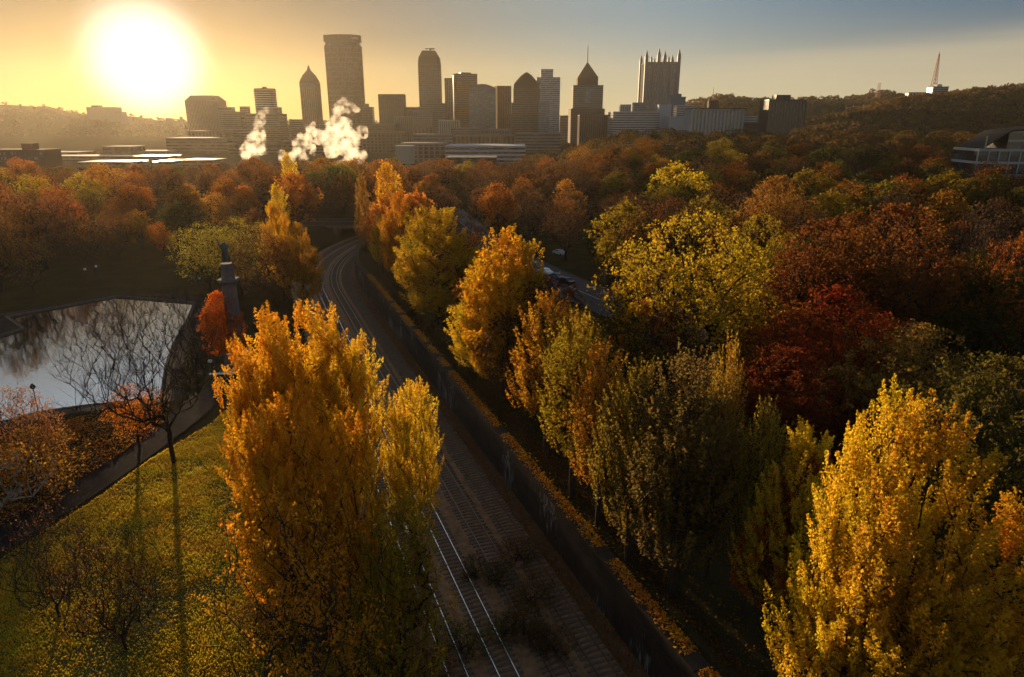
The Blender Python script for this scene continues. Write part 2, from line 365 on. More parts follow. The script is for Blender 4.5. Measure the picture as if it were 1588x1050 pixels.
# ------------------------------------------------------------------ trees
def skeleton(rng, targets, trunk, up=0.5, curl=0.12, seg=1.3, rtip=0.018, expo=0.45):
    P = [np.array(p, float) for p in trunk]; par = [-1]+list(range(len(trunk)-1))
    cnt = len(P); A = np.zeros((60000, 3)); A[:cnt] = P; tips = []
    order = np.argsort(np.linalg.norm(targets - trunk[len(trunk)//2], axis=1)); lo = max(1, int(len(trunk)*0.3))
    for ti in order:
        t = targets[ti]; B = A[lo:cnt]; dv = t-B; hd = np.hypot(dv[:, 0], dv[:, 1]); d = np.sqrt(hd**2+dv[:, 2]**2)
        cost = d + 1.5*np.maximum(0, B[:, 2]-(t[2]-up*hd)); k = int(np.argmin(cost))+lo
        n = A[k].copy(); L = np.linalg.norm(t-n); m = max(1, int(round(L/seg)))
        if cnt+m >= 60000: break
        pd = n-A[par[k]]; pd = pd/max(np.linalg.norm(pd), 1e-6); ctl = n+(t-n)*0.38+pd*L*0.22+rng.normal(0, curl*L*0.25, 3)
        last = k
        for q in range(1, m+1):
            u = q/m; pt = (1-u)**2*n+2*u*(1-u)*ctl+u*u*t
            if q < m: pt = pt+rng.normal(0, curl*0.12, 3)
            A[cnt] = pt; par.append(last); last = cnt; cnt += 1
        tips.append((last, ti))
    A = A[:cnt]; par = np.array(par); num = np.zeros(cnt); 
    for l, _ in tips: num[l] += 1
    for i in range(cnt-1, 0, -1): num[par[i]] += num[i]
    num = np.maximum(num, 1); rad = rtip*num**expo
    return A, par, rad, tips
def tubes(A, par, rad, flare=1.0, height=20):
    V = []; Fc = []; base = 0
    for thick in (True, False):
        k = 7 if thick else 3
        ids = np.array([i for i in range(1, len(A)) if (rad[i] > 0.09) == thick], int)
        if not len(ids): continue
        a = A[par[ids]]; b = A[ids]; d = b-a; d /= np.maximum(np.linalg.norm(d, axis=1, keepdims=True), 1e-6)
        ref = np.where(np.abs(d[:, 2:3]) > 0.9, np.array([[1., 0, 0]]), np.array([[0, 0, 1.]]))
        e1 = np.cross(d, ref); e1 /= np.linalg.norm(e1, axis=1, keepdims=True); e2 = np.cross(d, e1)
        th = np.arange(k)*2*math.pi/k; c = np.cos(th)[None, :, None]; s = np.sin(th)[None, :, None]
        ra = np.minimum(rad[par[ids]], rad[ids]*1.5); rb = rad[ids]
        o = e1[:, None]*c+e2[:, None]*s; v0 = a[:, None]-d[:, None]*0.03+o*ra[:, None, None]; v1 = b[:, None]+o*rb[:, None, None]
        v = np.concatenate([v0, v1], 1).reshape(-1, 3); m = len(ids)
        j = np.arange(k); q = np.stack([j, (j+1) % k, (j+1) % k+k, j+k], -1)[None]+(np.arange(m)*2*k)[:, None, None]
        V.append(v); Fc.append((q+base).reshape(-1, 4)); base += len(v)
    return np.concatenate(V), np.concatenate(Fc)
def leaves(rng, C, Dn, per, a, b, size, jit=0.5, tints=None, aspect=0.62):
    """C clump centres, Dn directions; per leaves each; a along, b across"""
    n = len(C)*per; c = np.repeat(C, per, 0); d = np.repeat(Dn, per, 0)
    u = rng.uniform(-1, 1, (n, 1)); w = b*(1.15-np.abs(u)**1.5)
    p = c+d*u*a+rng.normal(0, 1, (n, 3))*w*0.6
    nr = rng.normal(0, 1, (n, 3)); nr /= np.linalg.norm(nr, axis=1, keepdims=True)
    e = np.cross(nr, rng.normal(0, 1, (n, 3))); e /= np.linalg.norm(e, axis=1, keepdims=True); g = np.cross(nr, e)
    s = size*rng.uniform(1-jit, 1+jit, (n, 1))
    v = np.stack([p-e*s*.5, p+g*s*aspect*.5+nr*s*.08, p+e*s*.5, p-g*s*aspect*.5+nr*s*.08], 1).reshape(-1, 3)
    f = np.arange(n*4).reshape(-1, 4)
    tt = np.repeat(rng.uniform(0, 1, len(C)) if tints is None else tints, per)*0.6+rng.uniform(0, 0.4, n)
    return v, f, tt
PROTO = {}
def lobe_targets(rng, lobes, n, shell=0.45):
    """lobes: (x, y, z0, z1, r, shape) shape: 'spire' | 'round' | 'vase'"""
    vol = np.array([l[4]**2*(l[3]-l[2]) for l in lobes])**0.85; vol /= vol.sum(); out = []
    for l, m in zip(lobes, rng.multinomial(n, vol)):
        t = rng.uniform(0, 1, m)
        if l[5] == 'spire': t = 1-np.sqrt(rng.uniform(0, 1, m))*1.0; prof = (1-t)**0.75*np.minimum(1, (t/0.12+0.25)**0.5)
        elif l[5] == 'flame': prof = np.minimum(1, (1.02-t)**0.5*1.15)*np.minimum(1, (t/0.25+0.12)**0.6)
        elif l[5] == 'dome': prof = np.clip(1-t**3.2, 0, 1)**0.5*np.minimum(1, (t/0.3+0.15)**0.6)
        elif l[5] == 'vase': prof = 0.15+0.85*np.sin(np.minimum(t, .8)/.8*math.pi/2)**0.8*np.sqrt(np.clip(1.02-((t-.6)/.42).clip(0, 1)**2, 0, 1)); 
        else: prof = np.sqrt(np.clip(1-(2*t-0.8)**2/1.44, 0.02, 1))
        th = rng.uniform(0, 2*math.pi, m); rr = l[4]*prof*rng.uniform(0, 1, m)**shell
        rr *= 1+0.16*np.sin(3*th+l[0]*5+t*5)+0.10*np.sin(5*th+l[1]*3+9*t)
        out.append(np.stack([l[0]+rr*np.cos(th), l[1]+rr*np.sin(th), l[2]+(l[3]-l[2])*t], 1))
    return np.concatenate(out)
def proto(key, seed, H_, lobes, n, per, size, a, b, up=0.8, bark='bark', leader=True, nbare=0, rtip=0.02, expo=0.45, curl=0.12, plume=0.7, trunk_pts=None, shell=0.45, keep=1.0, seg=1.3, twigs=0):
    rng = np.random.default_rng(seed); T = lobe_targets(rng, lobes, n, shell)
    top = H_*(0.88 if leader else 0.42)
    if trunk_pts is None:
        k = 14; trunk_pts = np.array([[0.25*math.sin(i*0.7+seed)*i/k, 0.25*math.cos(i*0.9+seed)*i/k, top*i/k] for i in range(k+1)])
        trunk_pts[0, 2] = -0.6
    A, par, rad, tips = skeleton(rng, T, trunk_pts, up, curl, seg, rtip, expo)
    if twigs:
        li = np.array([l for l, _ in tips]); d = A[li]-A[par[li]]; d /= np.maximum(np.linalg.norm(d, axis=1, keepdims=True), 1e-6)
        li2 = np.repeat(li, twigs); n2 = len(li2); dd = np.repeat(d, twigs, 0)+rng.normal(0, .55, (n2, 3)); dd[:, 2] += .25
        A = np.concatenate([A, A[li2]+dd*rng.uniform(.4, 1.0, (n2, 1))*seg]); par = np.concatenate([par, li2]); rad = np.concatenate([rad, np.full(n2, rtip*.6)])
    v, f = tubes(A, par, rad)
    # root flare
    me_t = np_mesh(key+'_trunk', v, f, M[bark], smooth_=True); me_c = None
    if per:
        sel = tips if keep >= 1 else [t for t in tips if rng.uniform() < keep]
        C = np.array([T[ti] for _, ti in sel]); pr = np.array([A[par[l]] for l, _ in sel]); D = C-pr; D /= np.maximum(np.linalg.norm(D, axis=1, keepdims=True), 1e-5)
        ctr = T.mean(0); O = C-ctr; O[:, 2] = 0; O /= np.maximum(np.linalg.norm(O, axis=1, keepdims=True), 1e-5)
        D = (1-plume)*D+O*0.35*plume+np.array([0, 0, 1.0])*plume; D /= np.linalg.norm(D, axis=1, keepdims=True)
        v, f, tt = leaves(rng, C+D*a*0.3, D, per, a, b, size)
        me_c = np_mesh(key+'_leaves', v, f, M['leaf'], attr=tt)
    PROTO[key] = (me_t, me_c, H_)
    return PROTO[key]
NT = {}
def tree(name, label, key, loc, h=None, w=None, rz=0.0, col=(0.4, 0.2, 0.02), group=None, cat='tree', lean=(0, 0)):
    me_t, me_c, H_ = PROTO[key]; s = (h or H_)/H_; sw = w if w else s
    r = empty(name, loc, rz, label=label, cat=cat, group=group); r.scale = (sw, sw, s); r.rotation_euler = (lean[0], lean[1], rz)
    link('trunk', me_t, r)
    if me_c:
        c = link('crown', me_c, r); c.color = (*col, 1); c['kind'] = 'stuff'
    return r
def ginkgo_lobes(seed, H_, r, z0, n):
    rg = np.random.default_rng(seed); L = [(0, 0, z0, H_, r*0.95, 'flame')]
    for i in range(n):
        th = 2*math.pi*i/n+rg.uniform(-.4, .4); q = r*rg.uniform(.35, .62); top = H_*rg.uniform(.66, .95)
        L.append((q*math.cos(th), q*math.sin(th), z0+H_*rg.uniform(0, .3), top, r*rg.uniform(.38, .55), 'spire' if i % 2 else 'flame'))
    return L
def round_lobes(seed, H_, r, z0, n):
    rg = np.random.default_rng(seed); L = [(0, 0, z0, H_, r*0.8, 'round')]
    for i in range(n):
        th = 2*math.pi*i/n+rg.uniform(-.4, .4); q = r*rg.uniform(.45, .7); zc = z0+(H_-z0)*rg.uniform(.25, .6); rr = r*rg.uniform(.32, .5)
        L.append((q*math.cos(th), q*math.sin(th), max(z0, zc-rr*.9), min(H_*.97, zc+rr*1.1), rr, 'round'))
    return L
proto('ginkgo_a', 11, 22, ginkgo_lobes(1, 22, 4.6, 3.5, 7), 330, 105, 0.25, 1.35, 0.32, plume=.78, shell=.38)
proto('ginkgo_b', 12, 22, ginkgo_lobes(2, 22, 5.2, 3.0, 8), 340, 105, 0.25, 1.35, 0.35, plume=.78, shell=.38)
proto('ginkgo_c', 13, 22, ginkgo_lobes(3, 22, 4.2, 4.0, 5), 290, 100, 0.25, 1.35, 0.30, plume=.78, shell=.38)
proto('ginkgo_thin', 14, 18, ginkgo_lobes(4, 18, 3.6, 5.0, 7), 380, 48, 0.19, 1.3, 0.20, plume=0.88, shell=.4)
def dome_lobes(seed, H_, r, z0, n):
    rg = np.random.default_rng(seed); L = [(0, 0, z0, H_*.97, r*0.85, 'dome')]
    for i in range(n):
        th = 2*math.pi*i/n+rg.uniform(-.4, .4); q = r*rg.uniform(.45, .72)
        L.append((q*math.cos(th), q*math.sin(th), z0+H_*rg.uniform(0, .3), H_*rg.uniform(.80, .985), r*rg.uniform(.42, .6), 'dome'))
    return L
proto('ginkgo_dome', 45, 22, dome_lobes(8, 22, 5.6, 5.5, 9), 600, 130, 0.17, 1.1, 0.28, plume=.6, shell=.36)
proto('ginkgo_near', 15, 22, ginkgo_lobes(5, 22, 5.2, 2.5, 9), 520, 150, 0.17, 1.25, 0.27, plume=.8, shell=.36)
proto('ginkgo_near_b', 25, 22, ginkgo_lobes(15, 22, 4.4, 4.5, 8), 460, 145, 0.165, 1.2, 0.25, plume=.8, shell=.36)
proto('plume', 16, 19, ginkgo_lobes(6, 19, 5.0, 4.0, 9), 620, 40, 0.18, 1.3, 0.18, plume=0.92, seg=1.0, shell=.42)
proto('oak_round', 17, 24, round_lobes(7, 24, 12.5, 5, 9), 850, 22, 0.33, 0.7, 0.6, up=0.35, leader=False, plume=0.2, rtip=0.032, expo=0.47, shell=0.20, curl=0.16)
proto('oak_open', 18, 22, round_lobes(8, 22, 11, 5, 9), 800, 26, 0.34, 0.7, 0.7, up=0.35, leader=False, plume=0.2, rtip=0.03, shell=0.4, curl=0.2)
proto('oak_sparse', 19, 20, round_lobes(9, 20, 9, 4, 8), 900, 8, 0.30, 0.7, 0.6, up=0.45, leader=False, plume=0.2, rtip=0.02, shell=0.4, curl=0.2)
proto('maple', 20, 15, round_lobes(10, 15, 5.5, 3, 6), 420, 40, 0.28, 0.6, 0.5, up=0.5, leader=False, plume=0.3, rtip=0.02, shell=0.4)
proto('bare_vase', 21, 18.8, [(-1.2, 0, 5.2, 18.8, 8.8, 'vase'), (-4.5, 0, 7, 15.5, 5.0, 'round'), (1, 0, 10, 18.0, 4.5, 'round')], 900, 0, .2, .5, .5, up=1.25, leader=False, rtip=0.015, expo=0.42, shell=0.42, curl=0.05, seg=1.1, twigs=5)
proto('bare_small', 22, 9, [(0, 0, 1.8, 9, 4.6, 'vase'), (1.0, 0.3, 2.4, 8, 3.2, 'round')], 600, 2, .13, .3, .3, up=1.3, leader=False, rtip=0.010, expo=0.39, shell=0.5, curl=0.05, seg=0.7, twigs=3)
proto('bare_broad', 23, 18, round_lobes(12, 18, 8, 5, 7), 1100, 3, .22, .6, .5, up=0.6, leader=False, rtip=0.016, expo=0.48, shell=0.45, curl=0.2)
proto('half_bare', 47, 18, [(0, 0, 5, 18, 6, 'vase'), (-3, 1, 4, 15, 4, 'round'), (2, -2, 5, 15, 4, 'round')], 520, 22, .17, .6, .35, up=0.9, leader=False, rtip=0.017, expo=0.47, shell=0.5, curl=0.1, keep=.7)
proto('shrub', 24, 3.0, [(0, 0, .2, 3.0, 1.9, 'round'), (1.2, .6, .1, 2.2, 1.2, 'round')], 420, 8, .10, .25, .2, up=0.8, leader=False, rtip=0.006, expo=0.45, seg=0.4, shell=0.5)
# light ones for the woods
proto('wood_lop', 36, 20, [(2, 1, 7, 20, 5, 'round'), (-4, 0, 6, 15, 4, 'round'), (4, -4, 5, 14, 3.6, 'round'), (-1, 5, 8, 18, 3.4, 'round')], 420, 13, 0.5, 1.0, 0.8, up=0.5, leader=False, plume=0.3, rtip=0.035, shell=0.35)
proto('wood_bare_b', 37, 20, [(0, 0, 6, 20, 7.5, 'vase'), (3, 2, 8, 17, 4, 'round')], 800, 2, 0.34, .8, 0.7, up=1.0, leader=False, plume=0.4, rtip=0.022, shell=0.5)
proto('wood_round', 31, 20, round_lobes(21, 20, 8, 4, 8), 300, 22, 0.62, 1.0, 1.0, up=0.4, leader=False, plume=0.2, rtip=0.05, shell=0.3)
proto('wood_round_b', 32, 20, round_lobes(22, 20, 9, 3, 10), 320, 20, 0.62, 1.1, 1.0, up=0.4, leader=False, plume=0.2, rtip=0.05, shell=0.3)
proto('wood_open', 33, 20, round_lobes(23, 20, 8, 4, 8), 520, 8, 0.50, 1.0, 0.9, up=0.5, leader=False, plume=0.4, rtip=0.03, shell=0.4)
proto('wood_bare', 34, 19, round_lobes(24, 19, 8, 4, 8), 700, 3, 0.34, .8, 0.7, up=0.6, leader=False, plume=0.4, rtip=0.025, shell=0.5)
proto('wood_spire', 35, 22, ginkgo_lobes(26, 22, 4.4, 2, 5), 260, 26, 0.50, 1.2, 0.5)

GOLD = (0.76, 0.40, 0.022); YEL = (0.76, 0.50, 0.03); OLIVE = (0.34, 0.23, 0.02); ORANGE = (0.70, 0.22, 0.015); RUST = (0.34, 0.085, 0.016)
BROWN = (0.20, 0.10, 0.035); GREEN = (0.13, 0.125, 0.018); RED = (0.42, 0.055, 0.014); DKGREEN = (0.045, 0.055, 0.018); PALEOL = (0.34, 0.27, 0.04)
HEROES = []
def hero(name, label, key, px, py, h, w=None, col=GOLD, rz=None, zb=None, cat='tree', lean=(0, 0), group=None):
    """top of the tree at pixel (px, py), height h"""
    z = 0.0
    for _ in range(4):
        p = atd(px, py, 1.0); rr = ray(px, py); t = (z+h-CAMZ)/rr.z; x, y = rr.x*t, rr.y*t
        z = zb if zb is not None else hz1(x, y)
    s_w = track_sw(np.array([x]), np.array([y]))
    if zb is None and -2 < s_w[1][0] < WALLW+2.2 and s_w[0][0] < SEND and h > 8: return hero(name, label, key, px, py, h-0.4, w, col, rz, zb, cat, lean, group)
    HEROES.append((x, y, (w or h/22)*4.5))
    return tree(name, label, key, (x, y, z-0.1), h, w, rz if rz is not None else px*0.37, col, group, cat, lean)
# west of the railway
hero('ginkgo_tree', 'tall rounded gold ginkgo left of the tracks, its top below the railway curve', 'ginkgo_dome', 466, 478, 23.5, 0.95, GOLD, zb=-1)
hero('ginkgo_tree', 'orange gold ginkgo in front of the tall rounded one left of the tracks', 'ginkgo_dome', 428, 622, 20, 0.68, (0.74, 0.33, 0.02))
hero('ginkgo_tree', 'small gold ginkgo overhanging the shining rails at the trench edge', 'ginkgo_dome', 632, 596, 18, 0.50, YEL, zb=-2)
hero('ginkgo_tree', 'orange ginkgo between the rounded gold ginkgo and the shining rails', 'ginkgo_near_b', 540, 650, 21, 0.64, (0.74, 0.34, 0.02), rz=2.0, zb=-2)
hero('ginkgo_tree', 'gold ginkgo crown swelling on the track side of the tall rounded one', 'ginkgo_dome', 520, 522, 21, 0.62, YEL, zb=-1, rz=1)
hero('ginkgo_tree', 'orange ginkgo crown on the lawn side of the tall rounded one', 'ginkgo_dome', 408, 522, 21.5, 0.62, (0.74, 0.36, 0.022), rz=3)
hero('half_bare_tree', 'half bare tree with dark arching limbs at the lower left of the tracks', 'half_bare', 452, 765, 18.5, 0.85, (0.62, 0.26, 0.02), rz=2.6)
hero('half_bare_tree', 'thin dark tree with few brown leaves beside the rails at the picture foot', 'ginkgo_thin', 610, 790, 17, 0.85, OLIVE, zb=-2)
hero('ginkgo_tree', 'tall ginkgo with an orange pointed top beyond the stone column', 'ginkgo_c', 427, 320, 22, 1.15, GOLD)
hero('ginkgo_tree', 'shorter ginkgo spire right of the orange pointed one beyond the column', 'ginkgo_c', 462, 352, 20, 1.2, (0.55, 0.28, 0.03), rz=1.2)
hero('ginkgo_tree', 'far gold ginkgo spire standing highest left of the railway curve', 'wood_spire', 447, 256, 24, 0.9, YEL)
hero('ginkgo_tree', 'short pale gold ginkgo just left of the far gold spire', 'wood_spire', 428, 290, 18, 0.8, YEL)
# east of the railway
hero('ginkgo_tree', 'farthest gold ginkgo with a square top right of the railway curve', 'wood_spire', 600, 256, 24, 1.15, GOLD)
hero('ginkgo_tree', 'orange topped ginkgo second beyond the big green gold cone by the wall', 'ginkgo_a', 616, 303, 21, 1.2, (0.62, 0.27, 0.02))
hero('ginkgo_tree', 'slim brownish ginkgo left of the orange topped one by the wall', 'wood_spire', 560, 272, 22, 0.6, (0.4, 0.2, 0.04))
hero('ginkgo_tree', 'low yellow ginkgo at the foot of the orange topped one by the wall', 'ginkgo_c', 592, 372, 14, 0.75, YEL)
hero('ginkgo_tree', 'broad green gold ginkgo cone beside the wall right of the far tracks', 'ginkgo_b', 674, 325, 21.5, 1.65, (0.52, 0.32, 0.022))
hero('ginkgo_tree', 'many peaked gold ginkgo leaning over the retaining wall', 'ginkgo_a', 780, 366, 22.5, 1.35, GOLD)
hero('ginkgo_tree', 'second peak ginkgo close behind the many peaked gold one', 'ginkgo_c', 820, 385, 21, 1.0, (0.52, 0.30, 0.022))
hero('ginkgo_tree', 'lower gold ginkgo on the track side of the many peaked one', 'ginkgo_c', 742, 432, 16, 1.1, YEL)
hero('ginkgo_tree', 'orange brown ginkgo with low orange sprays near the retaining wall', 'ginkgo_thin', 850, 468, 18, 1.2, (0.55, 0.25, 0.022))
hero('ginkgo_tree', 'dull olive ginkgo behind the orange brown one near the wall', 'ginkgo_thin', 895, 500, 19, 1.1, OLIVE)
hero('ginkgo_tree', 'thin ginkgo with two orange tips beside the row of dark trunks', 'ginkgo_thin', 903, 578, 17, 0.85, (0.5, 0.2, 0.025))
hero('ginkgo_tree', 'thin ginkgo with one tall orange tip right of the two tipped one', 'ginkgo_thin', 938, 548, 18, 0.9, (0.5, 0.22, 0.025))
hero('ginkgo_tree', 'olive feathered ginkgo in front of the orange maple', 'plume', 990, 575, 18, 0.85, (0.3, 0.2, 0.025))
hero('ginkgo_tree', 'broad grey brown tree thinning to bare twigs at its top', 'plume', 1072, 560, 20, 1.15, (0.20, 0.13, 0.035))
hero('ginkgo_tree', 'slender bare spire with gold left edge beside the grey brown tree', 'ginkgo_thin', 1132, 545, 20, 0.5, (0.42, 0.24, 0.03))
hero('ginkgo_tree', 'small olive spire right of the slender bare spire', 'ginkgo_thin', 1190, 640, 17, 0.6, (0.35, 0.24, 0.03))
hero('ginkgo_tree', 'shadowed brown tree below the grey brown one near the picture foot', 'ginkgo_thin', 1060, 720, 16, 1.2, (0.22, 0.12, 0.03))
hero('maple_tree', 'reddish thin maple between the small and the great yellow ginkgos', 'maple', 1252, 705, 15, 0.7, (0.42, 0.12, 0.02))
hero('ginkgo_tree', 'great bright yellow ginkgo in the lower right corner, left peak', 'ginkgo_near', 1385, 634, 23, 0.78, YEL, rz=0.3)
hero('ginkgo_tree', 'great bright yellow ginkgo in the lower right corner, right peak', 'ginkgo_near_b', 1462, 662, 23, 1.08, (0.62, 0.34, 0.025), rz=1.9)
hero('ginkgo_tree', 'smaller pointed yellow ginkgo left of the great yellow pair', 'ginkgo_near_b', 1238, 790, 17, 0.78, YEL, rz=2.8)
hero('ginkgo_tree', 'orange gold ginkgo cut by the right picture edge', 'ginkgo_near', 1580, 800, 18, 0.9, (0.66, 0.33, 0.022), rz=4)
# right woods
hero('oak_tree', 'huge round green gold oak with dark limbs showing through its crown', 'oak_round', 1080, 330, 25, 1.06, (0.46, 0.30, 0.02), rz=0.5)
hero('maple_tree', 'glowing orange maple under the huge green gold oak', 'maple', 1003, 470, 13, 0.95, ORANGE)
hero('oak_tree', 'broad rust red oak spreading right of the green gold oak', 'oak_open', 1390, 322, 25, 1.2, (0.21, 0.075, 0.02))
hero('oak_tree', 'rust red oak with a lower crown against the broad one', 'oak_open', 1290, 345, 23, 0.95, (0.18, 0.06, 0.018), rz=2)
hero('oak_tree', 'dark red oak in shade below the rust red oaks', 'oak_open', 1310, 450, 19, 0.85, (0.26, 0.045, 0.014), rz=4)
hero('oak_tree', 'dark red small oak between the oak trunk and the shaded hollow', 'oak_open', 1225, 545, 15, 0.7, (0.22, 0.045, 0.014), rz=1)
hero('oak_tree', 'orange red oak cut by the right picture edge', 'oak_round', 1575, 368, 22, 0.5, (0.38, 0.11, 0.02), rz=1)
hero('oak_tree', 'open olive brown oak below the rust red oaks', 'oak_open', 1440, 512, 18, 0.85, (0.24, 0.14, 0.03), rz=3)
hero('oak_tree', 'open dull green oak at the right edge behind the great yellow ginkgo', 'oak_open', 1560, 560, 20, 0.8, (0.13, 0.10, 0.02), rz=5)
hero('oak_tree', 'broad tawny oak behind the green gold oak', 'oak_open', 1212, 276, 24, 1.0, (0.32, 0.15, 0.03), rz=2.2)
hero('oak_tree', 'gold edged oak close behind the right side of the huge oak', 'oak_round', 1180, 335, 22, 0.6, (0.36, 0.24, 0.02), rz=3)
hero('maple_tree', 'bright yellow round maple standing out of the far right woods', 'wood_round_b', 1058, 234, 22, 1.25, (0.60, 0.42, 0.02))
hero('oak_tree', 'rounded olive oak on the slope above the rust red oaks', 'wood_round', 1382, 284, 19, 1.2, (0.17, 0.15, 0.025), rz=1)
# by the pond
hero('bare_tree', 'big leafless tree with spreading limbs in front of the pond', 'bare_vase', 228, 466, 18.8, 0.98, BROWN, rz=0.15)
hero('small_bare_tree', 'small dark vase shaped bare tree on the lit lawn', 'bare_small', 160, 842, 9, 1.0, (0.22, 0.06, 0.02))
hero('small_bare_tree', 'small bare tree with a slim trunk at the left lawn edge', 'bare_small', 55, 800, 9, 0.95, (0.22, 0.09, 0.02), rz=2)
hero('maple_tree', 'small sparse orange maple at the near pond corner', 'oak_sparse', 200, 598, 7.5, 0.36, ORANGE)
hero('maple_tree', 'vivid orange maple left of the stone column', 'maple', 338, 455, 12, 0.6, (0.62, 0.13, 0.012), rz=1)
hero('maple_tree', 'thin reddish tree on the near shore at the left edge of the pond', 'oak_sparse', 20, 600, 12, 0.45, (0.28, 0.12, 0.05), rz=1)
hero('maple_tree', 'low orange tree covering the bank below the pond at the left edge', 'oak_sparse', 30, 668, 9, 0.5, (0.36, 0.17, 0.03), rz=3)
for i, (px, py, h, key, col, lb) in enumerate([(8, 300, 19, 'wood_open', (0.26, 0.10, 0.03), 'rusty oak on the far side of the pond at the left picture edge'), (48, 296, 20, 'wood_bare', BROWN, 'tall thin brown tree beyond the pond near the left picture edge'), (88, 292, 19, 'wood_open', (0.34, 0.09, 0.03), 'reddish oak beyond the pond between two thin brown trees'),
    (128, 305, 19, 'wood_bare', BROWN, 'thin brown tree beyond the pond left of the two pale lamps'), (172, 318, 15, 'wood_bare', (0.3, 0.12, 0.03), 'thin tree with orange leaves beyond the pond behind the two pale lamps'), (-25, 320, 19, 'wood_open', BROWN, 'brown oak cut by the left picture edge beyond the pond'),
    (312, 345, 16, 'oak_sparse', PALEOL, 'thin olive gold tree behind the column to its left'), (362, 338, 17, 'oak_sparse', PALEOL, 'thin olive gold tree behind the statue'), (392, 352, 16, 'oak_sparse', BROWN, 'thin brown tree between the statue and the ginkgo spires'), (30, 350, 15, 'wood_bare', (0.3, 0.14, 0.04), 'lower thin tree nearest the pond on its far left side')]):
    hero('park_tree', lb, key, px, py, h, h/20*.95, col, rz=i*1.3)
# pale plane tree limb coming in from the left
pl = gp(-45, 832); proto('plane', 41, 10, [(6.5, 0, 4.5, 9, 2.6, 'round'), (3.0, 1, 5, 9, 2.4, 'round'), (8.5, -.5, 5.5, 8, 1.8, 'round')], 120, 9, 0.22, .5, .5, up=0.6, leader=False, bark='pale_bark', rtip=0.03, expo=0.38, curl=0.12, trunk_pts=np.array([(0, 0, -.6), (.7, 0, .9), (2.0, .1, 2.2), (3.4, .2, 3.1), (4.5, .1, 4.3), (5.9, 0, 5.3), (7.2, 0, 5.9)]))
tree('plane_tree', 'pale barked plane tree reaching in from the left edge', 'plane', (pl.x, pl.y, 0), 10, 1.0, 0.0, (0.42, 0.2, 0.03))
HEROES.append((pl.x, pl.y, 5))

# ------------------------------------------------------------------ the woods
def blocked(x, y, r=5):
    s, w = track_sw(np.array([x]), np.array([y]))
    if s[0] < SEND+4 and -15 < w[0] < WALLW+7: return True
    if in_poly(POND, [x], [y])[0] or dist_poly(POND, [x], [y])[0] < 9: return True
    for hx, hy, hr in HEROES:
        if math.hypot(x-hx, y-hy) < hr*0.75+r*0.5: return True
    for q in ROAD[::2]:
        if math.hypot(x-q.x, y-q.y) < 10: return True
    a = project(x, y, 0)
    if a and -200 < a[0] < 420 and a[1] > 400: return True        # lawn, pond, promenade stay open
    if a and a[0] < 700 and a[1] > 640: return True
    if a and a[1] > 700: return True
    if a and 690 < a[0] < 1000:
        ry = np.interp(a[0], [690, 745, 800, 860, 930, 1010], [322, 372, 405, 436, 466, 497])
        if ry-25 < a[1] < ry+95: return True
    return False
def project(x, y, z):
    f_ = y*math.cos(PITCH) - (z-CAMZ)*math.sin(PITCH); u = y*math.sin(PITCH) + (z-CAMZ)*math.cos(PITCH)
    return (CX + F*x/f_, CY - F*u/f_) if f_ > 1 else None
rw = random.Random(5)
KINDS = [  # name, label, protos, colours, group
 ('oak_tree', 'brown rust oak in the dim woods', ['wood_round', 'wood_open', 'wood_lop', 'wood_open'], [(0.22, 0.09, 0.025), (0.26, 0.09, 0.02), (0.17, 0.08, 0.03)], 'rust brown oaks of the park woods'),
 ('bare_tree', 'nearly bare grey brown tree in the park woods', ['wood_bare', 'wood_bare_b'], [(0.15, 0.08, 0.04), (0.18, 0.08, 0.03)], 'nearly bare trees of the park woods'),
 ('maple_tree', 'orange maple glowing among the park woods', ['wood_lop', 'wood_open', 'wood_round'], [(0.42, 0.14, 0.02), (0.38, 0.17, 0.025)], 'orange maples of the park woods'),
 ('elm_tree', 'olive green elm among the park woods', ['wood_round_b', 'wood_lop'], [(0.12, 0.10, 0.02), (0.15, 0.13, 0.02), (0.08, 0.08, 0.02)], 'olive elms of the park woods'),
 ('yellow_tree', 'yellow leaved tree among the park woods', ['wood_round_b', 'wood_lop'], [(0.42, 0.28, 0.025), (0.34, 0.24, 0.03)], 'yellow trees of the park woods'),
]
SHADES = [('rusty brown oak', 'red brown oak', 'dull brown oak'), ('thin grey brown tree', 'thin reddish tree'), ('orange maple', 'amber maple'), ('olive elm', 'yellowish olive elm', 'dark green elm'), ('bright yellow leaved tree', 'dull yellow leaved tree')]
placed = []; cells = {}
def near(x, y, r):
    c = 14; i, j = int(x//c), int(y//c)
    for a in range(i-2, i+3):
        for b in range(j-2, j+3):
            for q in cells.get((a, b), ()):
                if math.hypot(q[0]-x, q[1]-y) < r: return True
    return False
far_pts = []
for _ in range(26000):
    a = rw.uniform(-0.72, 0.69); d = math.sqrt(rw.uniform(48**2, 760**2)); x, y = d*math.sin(a), d*math.cos(a)
    right = x/y > 0.02
    if not right and y > 560: continue
    sp = 8.5 + d*0.020
    if near(x, y, sp) or blocked(x, y, 5): continue
    pr = project(x, y, 12)
    if pr is None or not (-60 < pr[0] < 1650) or pr[1] > 1100: continue
    cells.setdefault((int(x//14), int(y//14)), []).append((x, y))
    placed.append((d, x, y))
placed.sort()
def forest_kind(x, y, az_):
    v = mnoise.noise(Vector((x*0.012, y*0.012, 3.1))); u = rw.random()+v*0.35
    if az_ < -0.10:   # left: rust, bare, some orange
        return 0 if u < 0.40 else 1 if u < 0.62 else 2 if u < 0.86 else 3 if u < .94 else 4
    if az_ < 0.12:
        return 1 if u < 0.52 else 0 if u < 0.78 else 2 if u < 0.88 else 3 if u < .95 else 4
    return 0 if u < 0.34 else 1 if u < 0.56 else 3 if u < 0.76 else 2 if u < 0.90 else 4
ncount = [0]*5; far = []
